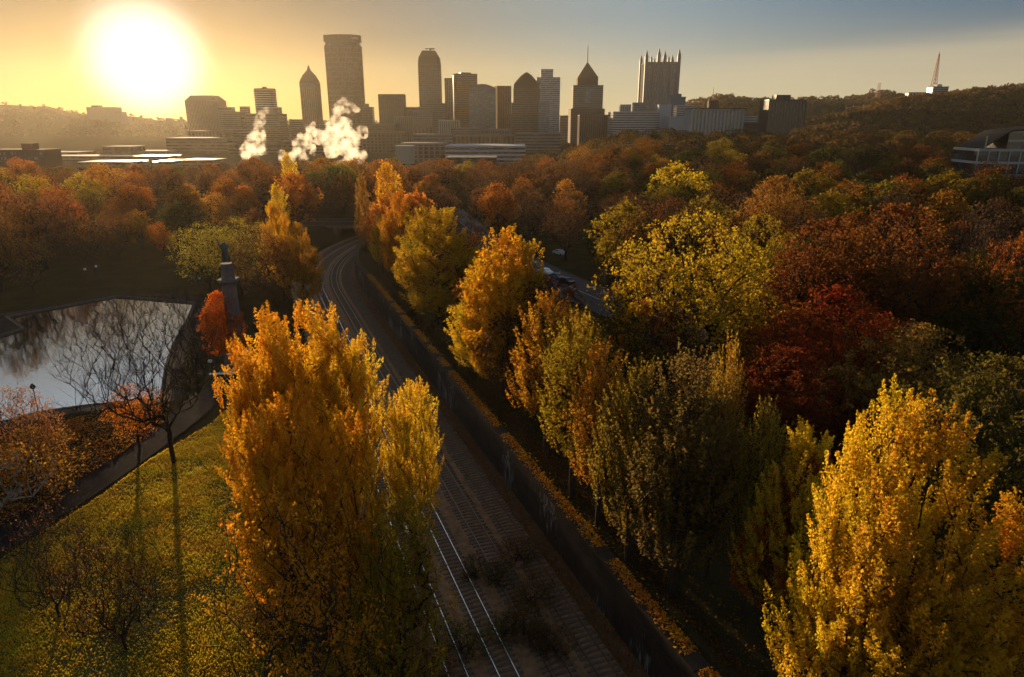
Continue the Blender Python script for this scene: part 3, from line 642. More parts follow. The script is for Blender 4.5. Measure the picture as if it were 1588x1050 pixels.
for d, x, y in placed:
    az_ = math.atan2(x, y); k = forest_kind(x, y, az_)
    h = rw.uniform(13, 20); zg = hz1(x, y)
    # the gap towards the sun, through which the lawn is lit
    if R(-32) < az_ < R(-20.5) and d < 340: h = min(h, max(5, (d-78)*.070-zg))
    if d > 470 or ncount[k] > 240: far.append((x, y, h, k)); continue
    ncount[k] += 1
    n_, lb, ps, cs, g = KINDS[k]; c = rw.choice(cs); j = rw.uniform(0.8, 1.25)*(1.15 if az_ < -.1 else 1 if az_ < .1 else .68)  # leaf colour lifted at left for the glowing veil, darkened at right for shade
    z = hz1(x, y)
    ci = cs.index(c); reg = 0 if az_ < -0.10 else 1 if az_ < 0.10 else 2
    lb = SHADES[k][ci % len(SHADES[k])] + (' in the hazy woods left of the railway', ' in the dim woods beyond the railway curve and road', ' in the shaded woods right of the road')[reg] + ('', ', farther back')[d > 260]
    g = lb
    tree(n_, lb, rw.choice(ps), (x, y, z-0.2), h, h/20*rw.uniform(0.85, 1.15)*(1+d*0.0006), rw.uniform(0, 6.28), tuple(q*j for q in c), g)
print('forest', ncount, 'far', len(far))
# far wood: one mass
def mass(name, pts, nper, size, label, cat):
    rng = np.random.default_rng(3); V = []; Fc = []; T = []; b = 0
    for x, y, z, h, r, tint in pts:
        th = rng.uniform(0, 2*math.pi, nper); cz = rng.uniform(-0.5, 1, nper); rr = np.sqrt(np.clip(1-cz**2*0.9, 0.05, 1))*r*rng.uniform(0.75, 1.05, nper)
        C = np.stack([x+rr*np.cos(th), y+rr*np.sin(th), z+h*0.62+cz*h*0.38], 1)
        D = np.tile([[0, 0, 1.0]], (nper, 1))
        v, f, tt = leaves(rng, C, D, 1, 0.1, 0.1, size, tints=np.full(nper, tint)); V.append(v); Fc.append(f+b); T.append(tt); b += len(v)
    o = link(name, np_mesh(name, np.concatenate(V), np.concatenate(Fc), M['mass'], attr=np.concatenate(T)))
    return tag(o, label, cat, None, 'stuff')
def mass_mat():
    m = leaf_material('far_foliage', 0.4); t = m.node_tree
    at = [n for n in t.nodes if n.type == 'ATTRIBUTE'][0]; hs = [n for n in t.nodes if n.type == 'HUE_SAT'][0]
    r = t.nodes.new('ShaderNodeValToRGB'); e = r.color_ramp.elements; e[0].position = 0.1; e[0].color = (0.12, 0.07, 0.03, 1); e[1].position = 0.95; e[1].color = (0.24, 0.12, 0.035, 1)
    x = r.color_ramp.elements.new(0.4); x.color = (0.15, 0.08, 0.035, 1); x = r.color_ramp.elements.new(0.62); x.color = (0.10, 0.09, 0.02, 1); x = r.color_ramp.elements.new(0.78); x.color = (0.22, 0.10, 0.02, 1)
    t.links.new(at.outputs['Fac'], r.inputs[0]); t.links.new(r.outputs[0], hs.inputs['Color'])
    for l in list(hs.inputs['Value'].links): t.links.remove(l)
    return m
M['mass'] = mass_mat()
rr_ = random.Random(9)
mass('far_woods', [(x, y, hz1(x, y), h*(0.9 if x > 0 else 0.8), h*0.45, rr_.random()) for x, y, h, k in far], 420, 1.3, 'distant autumn treetops merging below the skyline', 'woods')

# ------------------------------------------------------------------ hills
def hill(name, prof, D, depth, zb, amp, seed):
    xs = np.linspace(prof[0][0], prof[-1][0], 220); ys = np.interp(xs, [p[0] for p in prof], [p[1] for p in prof]); rows = 26; v = []
    top = [atd(a, b, D) for a, b in zip(xs, ys)]
    for j in range(rows+1):
        t = j/rows*1.4; prof_ = math.sin(min(t, 1)*math.pi/2)**1.2 if t <= 1 else 1-(t-1)*1.2
        for p in top:
            Y = D+(t-1)*depth; X = p.x*(Y/D)
            v.append((X, Y, zb+(p.z-zb)*prof_+(amp*mnoise.noise(Vector((X*.006, Y*.006, seed)))*min(t, 1) if t < 1 else 0)))
    n = len(xs); f = [(j*n+i, j*n+i+1, (j+1)*n+i+1, (j+1)*n+i) for j in range(rows) for i in range(n-1)]
    o = link(name, np_mesh(name, v, f, M['ground'], smooth_=True)); o['kind'] = 'structure'; return v
def hill_trees(v, D, n, seed, size, ymax):
    rg = random.Random(seed); out = []
    for _ in range(n):
        q = rg.choice(v)
        if q[1] > D+30: continue
        out.append((q[0]+rg.uniform(-25, 25), q[1]+rg.uniform(-18, 18), q[2]-3, rg.uniform(9, 15), rg.uniform(5, 9), min(1, max(0, rg.gauss(.35, .3)))))
    return out
va = hill('hill', [(-250, 166), (0, 165), (75, 167), (85, 171), (130, 178), (190, 184), (280, 189), (450, 190), (700, 190), (1000, 187), (1080, 178)], 3300, 900, -12, 20, 1)
vb = hill('hill', [(1040, 182), (1060, 162), (1095, 156), (1118, 149), (1150, 155), (1200, 157), (1290, 156), (1345, 151), (1362, 145), (1395, 150), (1450, 152), (1500, 146), (1600, 136), (1800, 120)], 2600, 800, -12, 16, 2)
vc = hill('hill', [(1215, 208), (1260, 195), (1310, 181), (1360, 167), (1400, 158), (1440, 153), (1490, 149), (1540, 141), (1600, 137), (1850, 118)], 1700, 560, -5, 14, 3)
M['hill_leaf'] = M['mass']
mass('hillside_woods', hill_trees(vc, 1700, 4200, 1, 3, 0), 26, 5.0, 'brown autumn woods covering the near right hillside', 'woods')
mass('ridge_woods', hill_trees(va, 3300, 2600, 2, 3, 0) + hill_trees(vb, 2600, 3400, 3, 3, 0), 34, 5.0, 'hazy woods along the far ridges behind the city', 'woods')

# ------------------------------------------------------------------ city
def tower(name, label, x0, x1, yt, D, mat='f_grey', glass='g_dark', style='bands', depth=None, zb=-14, rot=0.0, fh=4.2, sp=4.5, group=None, cat='building', roof=True, setback=None):
    a = atd(x0, yt, D); b = atd(x1, yt, D); W = b.x-a.x; zt = a.z; cxx = (a.x+b.x)/2
    k = (depth/W) if depth else 0.8; w = W/(math.cos(rot)+k*abs(math.sin(rot))); d = k*w
    root = empty(name, (cxx, D+d/2, zb), rot, label=label, cat=cat, group=group); Hh = zt-zb; u = 0.5
    body = MB().box(-w/2+u, w/2-u, -d/2+u, d/2-u, 0, Hh-1.0); body.build('wall', M[glass if style != 'plain' else mat], root)
    if roof: MB().box(-w/2, w/2, -d/2, d/2, Hh-2.2, Hh).build('roof', M[mat], root)
    if style in ('bands', 'grid'):
        m = MB(); z = 0.0; hh = fh*(0.5 if style == 'bands' else 0.3)
        while z < Hh-2.5-hh: m.box(-w/2+.12, w/2-.12, -d/2+.12, d/2-.12, z, z+hh); z += fh
        m.build('floor_band', M[mat], root, kind='stuff')
    if style in ('fins', 'grid'):
        m = MB(); n = max(2, round(w/sp)); fw = sp*(0.45 if style == 'fins' else 0.3)
        for i in range(n+1):
            xx = -w/2+fw/2+(w-fw)*i/n; m.box(xx-fw/2, xx+fw/2, -d/2-.05, -d/2+.45, 0, Hh-2.3)
        n = max(2, round(d/sp))
        for i in range(n+1):
            yy = -d/2+fw/2+(d-fw)*i/n
            m.box(-w/2-.05, -w/2+.45, yy-fw/2, yy+fw/2, 0, Hh-2.3); m.box(w/2-.45, w/2+.05, yy-fw/2, yy+fw/2, 0, Hh-2.3)
        m.build('mullion', M[mat], root, kind='stuff')
    return root, w, d, Hh
def px2m(px, D): return px*math.hypot(D, CAMZ)/F*0.99 if False else px*D/(F*math.cos(PITCH)+335*math.sin(PITCH)*1.0)
def cap(root, w, d, H0, dz, sx, sy, ox=0, mat='f_dark', name='penthouse'):
    return MB().box(ox-w*sx/2, ox+w*sx/2, -d*sy/2, d*sy/2, H0+0.01, H0+dz).build(name, M[mat], root)
# the towers, west to east
r, w, d, Hh = tower('ridge_apartment_block', 'stepped block on the left ridge below the sun', 133, 176, 166, 2900, 'f_grey', 'g_dark', 'plain', depth=60)
MB().box(w/2+.2, w/2+22, -20, 20, 0, Hh-18).build('wing', M['f_grey'], r); MB().box(w/2+22.2, w/2+38, -20, 20, 0, Hh-36).build('wing', M['f_grey'], r); cap(r, w, d, Hh, 7, .25, .5, -w*.25)
for a, b, t in ((256, 263, 183), (278, 282, 181)): tower('ridge_house', 'tiny hazy %s on the ridge right of the sun' % ('squat block' if a < 260 else 'slim block'), a, b, t, 2800, 'f_grey', style='plain')
r, w, d, Hh = tower('office_block', 'wide hazy office block with chamfered roof just right of the sun', 286, 336, 156, 2150, 'f_brown2', 'g_brown', 'fins', depth=70)
MB().frus([(-w/2, -d/2), (w/2, -d/2), (w/2, d/2), (-w/2, d/2)], Hh+.02, Hh+15, 0.68).build('chamfered_roof', M['f_brown2'], r)
for i, (a, b, t, D, lb) in enumerate([(337, 358, 166, 1700, 'pale hazy block right of the chamfered one'), (345, 372, 173, 1550, 'low hazy block in front of the round tower'), (371, 384, 165, 1600, 'small square hazy tower left of the round tower'),
        (380, 432, 176, 1450, 'wide low hazy block at the foot of the round tower'), (397, 429, 166, 1500, 'plain hazy slab joined to the round tower'), (448, 466, 185, 1650, 'low flat hazy block left of the pointed tower'), (425, 520, 193, 1750, 'long low block behind the steam')]):
    tower('office_block', lb, a, b, t, D, 'f_brown2' if i % 2 else 'f_grey', 'g_brown', 'bands')
# round balconied tower
D = 1600; a = atd(387, 139, D); b = atd(422, 139, D); cx_, rr0, Hr = (a.x+b.x)/2, (b.x-a.x)/2, a.z+14
root = empty('round_tower', (cx_, D+rr0, -14), label='round tower ringed with balconies behind the left steam plume', cat='building')
MB().cyl(0, 0, rr0-1.5, 0, Hr-1, 24).build('wall', M['g_brown'], root)
m = MB(); z = 2
while z < Hr-1: m.cyl(0, 0, rr0, z, z+1.6, 24); z += 4.6
m.build('balcony', M['f_cream'], root, kind='stuff'); MB().cyl(0, 0, rr0-2, Hr, Hr+3, 20).build('roof', M['f_brown2'], root); MB().box(-4, 4, -4, 4, Hr+3.02, Hr+7).build('penthouse', M['f_brown2'], root)
# gulf-like pointed tower
r, w, d, Hh = tower('stepped_art_deco_tower', 'slim tower with a stepped pyramid top between the steam plumes', 464, 490, 128, 1750, 'f_brown2', 'g_brown', 'fins', depth=38, sp=5)
m = MB(); sq = lambda q: [(-w/2*q, -d/2*q), (w/2*q, -d/2*q), (w/2*q, d/2*q), (-w/2*q, d/2*q)]
m.frus(sq(1.0), Hh+.02, Hh+9, .84); m.frus(sq(.83), Hh+9.02, Hh+18, .74); m.frus(sq(.6), Hh+18.02, Hh+27, .42); m.frus(sq(.22), Hh+27.02, Hh+40, .15); m.build('pyramid_roof', M['f_brown'], r)
def text_mesh(c):
    o_ = bpy.data.objects.new('tmp', c); me = bpy.data.meshes.new_from_object(o_); me.name = 'sign_lettering'; bpy.data.objects.remove(o_); return me
# the great steel tower
D = 1870; a = atd(499, 53, D); b = atd(555, 53, D); W = b.x-a.x; Hh = a.z+14; root = empty('skyscraper', ((a.x+b.x)/2, D+35, -14), label='tallest brown skyscraper with a notched flat crown and sign', cat='building')
tri = [(-W/2, -22), (-W*.06, -34), (W*.30, -30), (W/2, -14), (W/2, 4), (W*.1, 42), (-W*.1, 42), (-W/2, -8)]
def sc_pts(q): return [(p[0]*q, p[1]*q) for p in tri]
MB().frus(sc_pts(.975), 0, Hh-24).build('wall', M['g_brown'], root)
m = MB(); P_ = sc_pts(.985)
for i in range(len(P_)):
    a_, b_ = Vector(P_[i]), Vector(P_[(i+1) % len(P_)]); n = max(1, int((b_-a_).length/3.6))
    for j in range(n+1):
        q = a_.lerp(b_, j/n); m.box(q.x-.55, q.x+.55, q.y-.6, q.y+.6, 0, Hh-25)
m.build('steel_rib', M['f_brown'], root, kind='stuff')
m = MB()
for k in range(1, 21): m.frus(sc_pts(.982), k*11.5, k*11.5+1.6)
m.build('floor_band', M['f_brown'], root, kind='stuff')
MB().frus(sc_pts(.93), Hh-24, Hh-17).build('notch', M['g_brown'], root); MB().frus(sc_pts(1.0), Hh-17, Hh).build('crown', M['f_brown'], root)
tx = bpy.data.curves.new('sign_lettering', 'FONT'); tx.body = 'UPMC'; tx.size = 9; tx.extrude = 0.3; tx.materials.append(M['white_paint'])
to = link('sign_lettering', text_mesh(tx), root, (-W/2+3.5, -22.7, Hh-12)); to.rotation_euler = (math.pi/2, 0, math.atan2(-12, W*.44))
tx2 = bpy.data.curves.new('sign_lettering', 'FONT'); tx2.body = 'UPMC'; tx2.size = 7; tx2.extrude = 0.3; tx2.materials.append(M['white_paint'])
to = link('sign_lettering', text_mesh(tx2), root, (W*.31, -30.5, Hh-11)); to.rotation_euler = (math.pi/2, 0, math.atan2(16, W*.2))
T = tower
r, w, d, Hh = T('office_block', 'hazy block with rooftop box at the right foot of the tallest tower', 556, 577, 166, 1800, 'f_brown2', 'g_brown'); cap(r, w, d, Hh, 8, .35, .5, 0, 'f_brown2')
T('office_block', 'plain dark slab right of the tallest tower', 586, 626, 146, 1650, 'f_brown', 'g_brown', 'fins', depth=30)
T('office_block', 'mid height hazy block between the dark slab and the domed tower', 626, 656, 166, 1700, 'f_grey', 'g_brown')
T('office_block', 'low hazy block with pale stripe in front of the dark slab', 611, 640, 180, 1500, 'f_grey', 'g_brown', 'fins')
# domed-shoulder tower
r, w, d, Hh = T('chamfered_tower', 'tall narrow tower with chamfered shoulders and rooftop helipad', 648, 681, 99, 1800, 'f_brown2', 'g_dark', 'grid', rot=0.0, depth=48, sp=5)
m = MB(); m.frus([(-w/2, -d/2), (w/2, -d/2), (w/2, d/2), (-w/2, d/2)], Hh+.02, Hh+17, .92); m.frus([(-w*.44, -d*.44), (w*.44, -d*.44), (w*.44, d*.44), (-w*.44, d*.44)], Hh+17.02, Hh+31, .70); m.build('shoulder_roof', M['f_brown'], r)
m = MB(); m.cyl(2, 0, 13, Hh+35.5, Hh+36.6, 20); m.cyl(2, 0, 3, Hh+31, Hh+35.5, 8); m.build('helipad', M['f_dark'], r)
T('office_block', 'slim hazy tower between the helipad tower and the orange lit one', 689, 701, 121, 1900, 'f_grey', 'g_dark', 'fins')
r, w, d, Hh = T('orange_lit_tower', 'broad tower with orange lit floor bands and a tilted roof line', 700, 740, 114, 1750, 'f_orange_sunlit', 'g_brown', 'bands', rot=R(20)); cap(r, w, d, Hh, 3, .5, .5)
r, w, d, Hh = T('lattice_fronted_tower', 'pale gridded tower with arched top in front of the orange lit one', 727, 768, 137, 1600, 'f_grey', 'g_blue', 'grid', depth=35, sp=4)
m = MB(); P_ = [(-w/2+w*i/16, Hh+.02+9*math.sin(math.pi*i/16)) for i in range(17)]
for i in range(16): m.box(P_[i][0], P_[i+1][0]-.02, -d/2+1, d/2-1, Hh-.5, max(P_[i][1], P_[i+1][1]))
m.build('arched_roof', M['f_grey'], r)
T('office_block', 'twin dark tower with orange lit flank right of the gridded one', 766, 793, 133, 1700, 'f_orange_sunlit', 'g_brown', 'fins', rot=R(15))
for a, b, t, D, mt, st, lb in [(640, 668, 172, 1450, 'f_grey', 'grid', 'gridded mid block below the helipad tower'), (655, 690, 160, 1600, 'f_orange_sunlit', 'bands', 'orange lit stepped block behind the helipad tower foot'),
        (680, 712, 186, 1400, 'f_cream', 'fins', 'pale striped low block below the orange lit tower'), (700, 745, 198, 1350, 'f_grey', 'bands', 'low pale banded block at the city edge'),
        (745, 790, 200, 1350, 'f_grey', 'grid', 'low gridded block at the city edge'), (575, 612, 192, 1450, 'f_brown2', 'bands', 'low hazy block right of the big steam plume'), (785, 812, 176, 1500, 'f_brown2', 'fins', 'brown block left of the domed roof tower foot')]:
    T('office_block', lb, a, b, t, D, mt, 'g_brown', st)
r, w, d, Hh = T('brown_slab', 'large plain brown block under the arched roof tower', 793, 851, 159, 1400, 'f_brown2', 'g_brown', 'bands', depth=40)
r, w, d, Hh = T('arch_roofed_tower', 'tower under a big dark arched gable roof', 796, 837, 137, 1550, 'f_brown2', 'g_dark', 'bands', depth=45)
m = MB(); hr = 34; n = 20
for i in range(n):
    u0, u1 = -1+2*i/n, -1+2*(i+1)/n; um = (u0+u1)/2; zt = (1-abs(um)**1.45)*hr*.72+8
    m.box(u0*w*.48, u1*w*.48-.01, -d*.4, d*.4, Hh+.02, Hh+zt)
m.build('arched_roof', M['f_brown'], r)
r, w, d, Hh = T('glass_tower', 'tall blue grey glass tower with stepped wings', 839, 858, 107, 1650, 'f_white', 'g_blue', 'bands', depth=36)
w2 = px2m(11, 1650); m = MB(); m.box(w/2+.1, w/2+w2, -14, 14, 0, Hh-17); m.build('wing', M['g_blue'], r); m = MB()
zz = 0
while zz < Hh-20: m.box(w/2+.1, w/2+w2+.3, -14.4, 14.4, zz, zz+1.8); zz += 4.2
m.build('floor_band', M['f_white'], r, kind='stuff'); MB().box(-w/2-9, -w/2-.1, -14, 14, 0, Hh-17).build('wing', M['g_blue'], r)
T('office_block', 'hazy low block between the glass tower and the spired tower', 868, 886, 179, 1900, 'f_grey', 'g_dark')
T('office_block', 'grey green low glass block at the foot of the glass tower', 835, 852, 158, 1380, 'f_blue', 'g_blue', 'bands')
# spired pyramid tower
r, w, d, Hh = T('spired_tower', 'stepped tower with pyramid roof and needle spire', 889, 936, 132, 1700, 'f_grey', 'g_dark', 'bands', depth=70)
s_ = px2m(1, 1700); m = MB(); m.box(-16.0*s_, 15.5*s_, -24, 24, Hh+.02, Hh+17); m.build('upper_stage', M['f_brown2'], r)
MB().frus([(-16*s_, -24), (16*s_, -24), (16*s_, 24), (-16*s_, 24)], Hh+17.02, Hh+52, .03).build('pyramid_roof', M['f_brown'], r); MB().cyl(0, 0, 1.3, Hh+50, Hh+90, 8, .4).build('spire', M['f_white'], r)
MB().box(-5*s_, 4*s_, -d/2-1.2, -d/2+.5, Hh-38, Hh-8).build('glass_recess', M['g_blue'], r)
MB().box(-26*s_, 26*s_, -d/2-6, d/2, 0, Hh-52).build('podium', M['f_brown2'], r)
m = MB(); zz = 3
while zz < Hh-54: m.box(-26.2*s_, 26.2*s_, -d/2-6.4, d/2, zz, zz+1.8); zz += 4.4
m.build('floor_band', M['f_grey'], r, kind='stuff')
T('office_block', 'brown ribbed block at the foot of the spired tower', 899, 950, 178, 1450, 'f_brown2', 'g_brown', 'fins')
# neo gothic glass tower
r, w, d, Hh = T('gothic_glass_tower', 'grey glass tower crowned with many gothic pinnacles', 1002, 1053, 96, 1950, 'f_grey', 'g_blue', 'fins', depth=80, sp=6)
s_ = px2m(1, 1950)
for X, Y, pw, ph, tall in [(-24.5, -1, 4.6, 17, 1), (-17, -1, 2.4, 9, 0), (-12.5, -1, 1.8, 6, 0), (-6, -1, 4.8, 20, 1), (3, -1, 4.6, 16, 1), (9, -1, 2.6, 9, 0), (14, -1, 2.8, 7, 0), (24.5, -1, 4.8, 19, 1), (-24.5, 1, 4, 14, 1), (24.5, 1, 4, 14, 1)]:
    q = pw*s_/2; x_ = X*s_; y_ = Y*d/2; m = MB(); m.box(x_-q, x_+q, y_-q, y_+q, Hh*0.0, Hh+ph*s_*.45); m.frus([(x_-q*1.05, y_-q*1.05), (x_+q*1.05, y_-q*1.05), (x_+q*1.05, y_+q*1.05), (x_-q*1.05, y_+q*1.05)], Hh+ph*s_*.45+.02, Hh+ph*s_, .03)
    m.build('pinnacle', M['f_blue'], r)
for a, b, t, D, mt, st, lb in [(951, 1024, 173, 1350, 'f_white', 'bands', 'long white banded apartment slab left of the gothic tower'), (962, 979, 162, 1500, 'f_white', 'grid', 'pale square tower rising behind the long white slab'), (983, 1001, 159, 1500, 'f_blue', 'bands', 'pale blue block left of the gothic tower foot'),
        (1022, 1042, 162, 1400, 'f_white', 'plain', 'pale windowless block in front of the gothic tower'), (1040, 1064, 150, 1500, 'f_blue', 'plain', 'pale stepped tower at the right foot of the gothic tower'), (1050, 1080, 163, 1400, 'f_white', 'bands', 'white banded block right of the pale stepped tower'),
        (1038, 1076, 180, 1330, 'f_white', 'plain', 'low pale wall block left of the white columned building'), (1154, 1175, 180, 1300, 'f_white', 'bands', 'small white block right of the columned building'), (1152, 1182, 190, 1250, 'f_dark', 'bands', 'low dark block right of the columned building')]:
    r, w, d, Hh = T('apartment_slab' if mt == 'f_white' else 'office_block', lb, a, b, t, D, mt, 'g_blue' if mt == 'f_blue' else 'g_dark', st)
    if lb.startswith('pale stepped'): cap(r, w, d, Hh, 6, .6, .6, -2, 'f_blue')
r, w, d, Hh = T('columned_building', 'white office building with tall vertical columns', 1073, 1155, 169, 1200, 'f_white', 'g_dark', 'fins', depth=50, sp=6.5); cap(r, w, d, Hh, 14, .15, .4, -w*.03, 'f_brown')
MB().box(-w/2-2, w/2+2, -d/2-2, d/2+2, Hh+.01, Hh+1.6).build('cornice', M['f_dark'], r)
r, w, d, Hh = T('dark_block', 'dark charcoal block standing alone right of downtown', 1193, 1252, 154, 1150, 'f_dark', 'g_dark', 'fins', depth=40, sp=5); cap(r, w, d, Hh, 7, .38, .5, -w*.07, 'f_dark')
# hill buildings and masts
T('hilltop_apartments', 'beige ribbed apartment block left of the tall mast on the ridge', 1410, 1437, 143, 1750, 'f_cream', 'g_dark', 'fins', sp=9, depth=20)
r, w, d, Hh = T('hilltop_apartments', 'white apartment tower right of the tall mast on the ridge', 1447, 1472, 134, 1760, 'f_house', 'g_dark', 'bands', depth=26); cap(r, w, d, Hh, 5, .3, .5, 0, 'f_white')
def mast(label, px, yb, yt, D, wb, wt, name='lattice_mast'):
    a = atd(px, yb, D); b = atd(px, yt, D); Hm = b.z-a.z; root = empty(name, (a.x, D, a.z-8), label=label, cat='mast'); Hm += 8; m = MB(); n = max(4, int(Hm/9))
    c = lambda i, t: ((wb+(wt-wb)*t)*(.5 if i in (0, 3) else -.5), (wb+(wt-wb)*t)*(.5 if i in (0, 1) else -.5), Hm*t)
    th = max(.28, wb*.05)
    for i in range(4):
        m.bar(c(i, 0), c(i, 1), th, 4)
        for k in range(n): t0, t1 = k/n, (k+1)/n; m.bar(c(i, t0), c((i+1) % 4, t1), th*.6, 3); m.bar(c(i, t1), c((i+1) % 4, t1), th*.6, 3)
    m.build('lattice', M['mast'], root, kind='stuff'); MB().bar((0, 0, Hm-1), (0, 0, Hm*1.04+2), th*.9, 5).build('aerial', M['f_white'], root); return root
mast('tall red lattice transmission mast on the right ridge', 1445, 150, 84, 1800, 13, 2.0)
mast('short lattice tower on the middle ridge', 1361, 148, 129, 2300, 9, 6)
mast('thin faint aerial on the ridge behind the columned building', 1105, 156, 136, 2500, 2.5, 1.2)
# houses along the ridge
rg = random.Random(3)
for i in range(44):
    px = rg.uniform(1180, 1585); yt = np.interp(px, [1060, 1290, 1362, 1450, 1600], [158, 157, 147, 153, 138])
    if i % 3 == 0: px = rg.uniform(1300, 1400); yt = rg.uniform(160, 172); D = 1900
    else: D = 2500 if px < 1420 else 1680
    a = atd(px, yt+rg.uniform(0, 3), D); wd = rg.uniform(8, 16)
    root = empty('hill_house', (a.x, D-10, a.z-14), rg.uniform(-.5, .5), label='small hazy house along the right ridge', cat='house', group='small houses scattered along the ridge')
    MB().box(-wd/2, wd/2, -5, 5, 0, 12).build('wall', M[rg.choice(['f_white', 'f_cream', 'f_brick', 'f_grey'])], root)
    MB().frus([(-wd/2-.5, -5.5), (wd/2+.5, -5.5), (wd/2+.5, 5.5), (-wd/2-.5, 5.5)], 12.02, 15.5, .25).build('roof', M['f_roof'], root)
# low city in front of the towers
low_city = [(620, 692, 222, 900, 'f_grey', 'grid', 'low grey parking deck at the tree line right of the steam'), (690, 815, 226, 880, 'f_white', 'bands', 'long low white banded building at the tree line'), (612, 640, 226, 850, 'f_cream', 'plain', 'small pale square building at the tree line'),
    (158, 206, 227, 1000, 'f_brick', 'bands', 'boxy brick building in the haze below the sun'), (256, 352, 214, 1150, 'f_brown2', 'bands', 'long hazy warehouse below the chamfered office block'), (352, 430, 222, 1100, 'f_brown2', 'bands', 'hazy warehouse behind the left steam plume'),
    (430, 500, 218, 1120, 'f_brick', 'bands', 'hazy brick block behind the middle steam plume'), (560, 622, 205, 1200, 'f_brown2', 'grid', 'hazy mid rise right of the big steam plume'), (640, 700, 208, 1150, 'f_grey', 'bands', 'hazy wide block behind the parking deck'),
    (700, 800, 210, 1180, 'f_brown2', 'fins', 'hazy ribbed block behind the long white building'), (800, 870, 206, 1200, 'f_grey', 'bands', 'hazy wide block left of the spired tower foot'), (205, 258, 234, 1000, 'f_grey', 'bands', 'low hazy shed right of the boxy brick building'),
    (640, 672, 196, 1300, 'f_brown2', 'fins', 'hazy ribbed block behind the wide block'), (500, 560, 210, 1250, 'f_brown2', 'bands', 'hazy block behind the big steam plume'), (290, 345, 203, 1350, 'f_brown2', 'grid', 'hazy block at the foot of the chamfered office block'),
    (345, 385, 200, 1400, 'f_grey', 'bands', 'hazy block left of the round tower foot'), (60, 120, 236, 1000, 'f_brown2', 'bands', 'long hazy shed left of the boxy brick building')]
for a, b, t, D, mt, st, lb in low_city: T('low_rise_building', lb, a, b, t, D, mt, 'g_brown', st, sp=7, fh=5)
for a, b, t, y2, D, lb in [(60, 260, 242, 0, 900, 'long flat roof gleaming in the low sun at far left'), (120, 202, 251, 0, 760, 'shorter shining flat roof below the long one'), (235, 264, 250, 0, 770, 'small shining flat roof right of the shorter one'), (278, 330, 248, 0, 800, 'narrow gleaming roof left of the steam'), (690, 770, 244, 0, 700, 'low shed with pale roof at the woods edge')]:
    r, w, d, Hh = T('flat_roofed_shed', lb, a, b, t, D, 'f_grey', 'g_brown', 'bands', depth=40, roof=False)
    MB().box(-w/2, w/2, -d/2, d/2, Hh-.5, Hh).build('roof', M['metal_roof'], r)
# dark brick block far left
r, w, d, Hh = T('brick_apartments', 'dark brick apartment block at the left edge with pale windows', -20, 67, 232, 620, 'f_brick', 'f_brick', 'plain', depth=25)
MB().box(w*.02, w*.2, -5, 5, Hh+.01, Hh+5).build('stair_tower', M['f_brick'], r)
for i in range(9):
    for j in range(3):
        MB().box(-w/2+3+i*w/9.3, -w/2+6+i*w/9.3, -d/2-.12, -d/2+.1, Hh-4.5-j*4, Hh-2.4-j*4).build('window', M['g_blue'], r)
# modern framed building at the right edge
D = 330; a = atd(1518, 234, D); b = atd(1640, 234, D); W = b.x-a.x; zt = a.z; zb_ = atd(1518, 292, D).z; root = empty('modern_building', (a.x, D, zb_-6), -0.12, label='modern dark glass building with pale frames at the right edge', cat='building')
Z0 = 6; Ht = zt-zb_+6; MB().box(.3, W, .5, 24, 0, Ht-.2).build('wall', M['g_dark'], root)
fl = (Ht-Z0)/3
for k in range(4): MB().box(0, W, 0, 24.2, Z0+k*fl-1.2+1.0, Z0+k*fl+.9).build('floor_slab', M['f_frame'], root)
for k in range(9): MB().box(k*W/8-.25, k*W/8+.25, -.15, .4, 0, Ht).build('frame', M['f_frame'], root)
up = (atd(1560, 205, D).z-zt); MB().box(W*.34, W*.95, 1.5, 22, Ht+.9, Ht+up).build('penthouse', M['g_dark'], root); MB().box(W*.34, W, 1.2, 1.45, Ht+up*.5, Ht+up*.5+.8).build('floor_slab', M['f_frame'], root)
m = MB(); m.v += [(W*.05, .5, Ht+1), (W*.34, .5, Ht+up), (W, .5, Ht+up*1.35), (W, .5, Ht+up*1.35+.6), (W*.34, .5, Ht+up+.7), (W*.05, .5, Ht+1.6)] + [(W*.05, 23, Ht+1), (W*.34, 23, Ht+up), (W, 23, Ht+up*1.35), (W, 23, Ht+up*1.35+.6), (W*.34, 23, Ht+up+.7), (W*.05, 23, Ht+1.6)]
m.f += [(0, 1, 4, 5), (1, 2, 3, 4), (6, 11, 10, 7), (7, 10, 9, 8), (5, 4, 10, 11), (4, 3, 9, 10), (0, 6, 7, 1), (1, 7, 8, 2), (0, 5, 11, 6), (2, 8, 9, 3)]; m.build('roof', M['f_roof'], root)
MB().bar((W*.06, -.5, Ht), (W*.06, -.5, Ht+up*.8), .35, 6).build('vent_pipe', M['f_cream'], root)

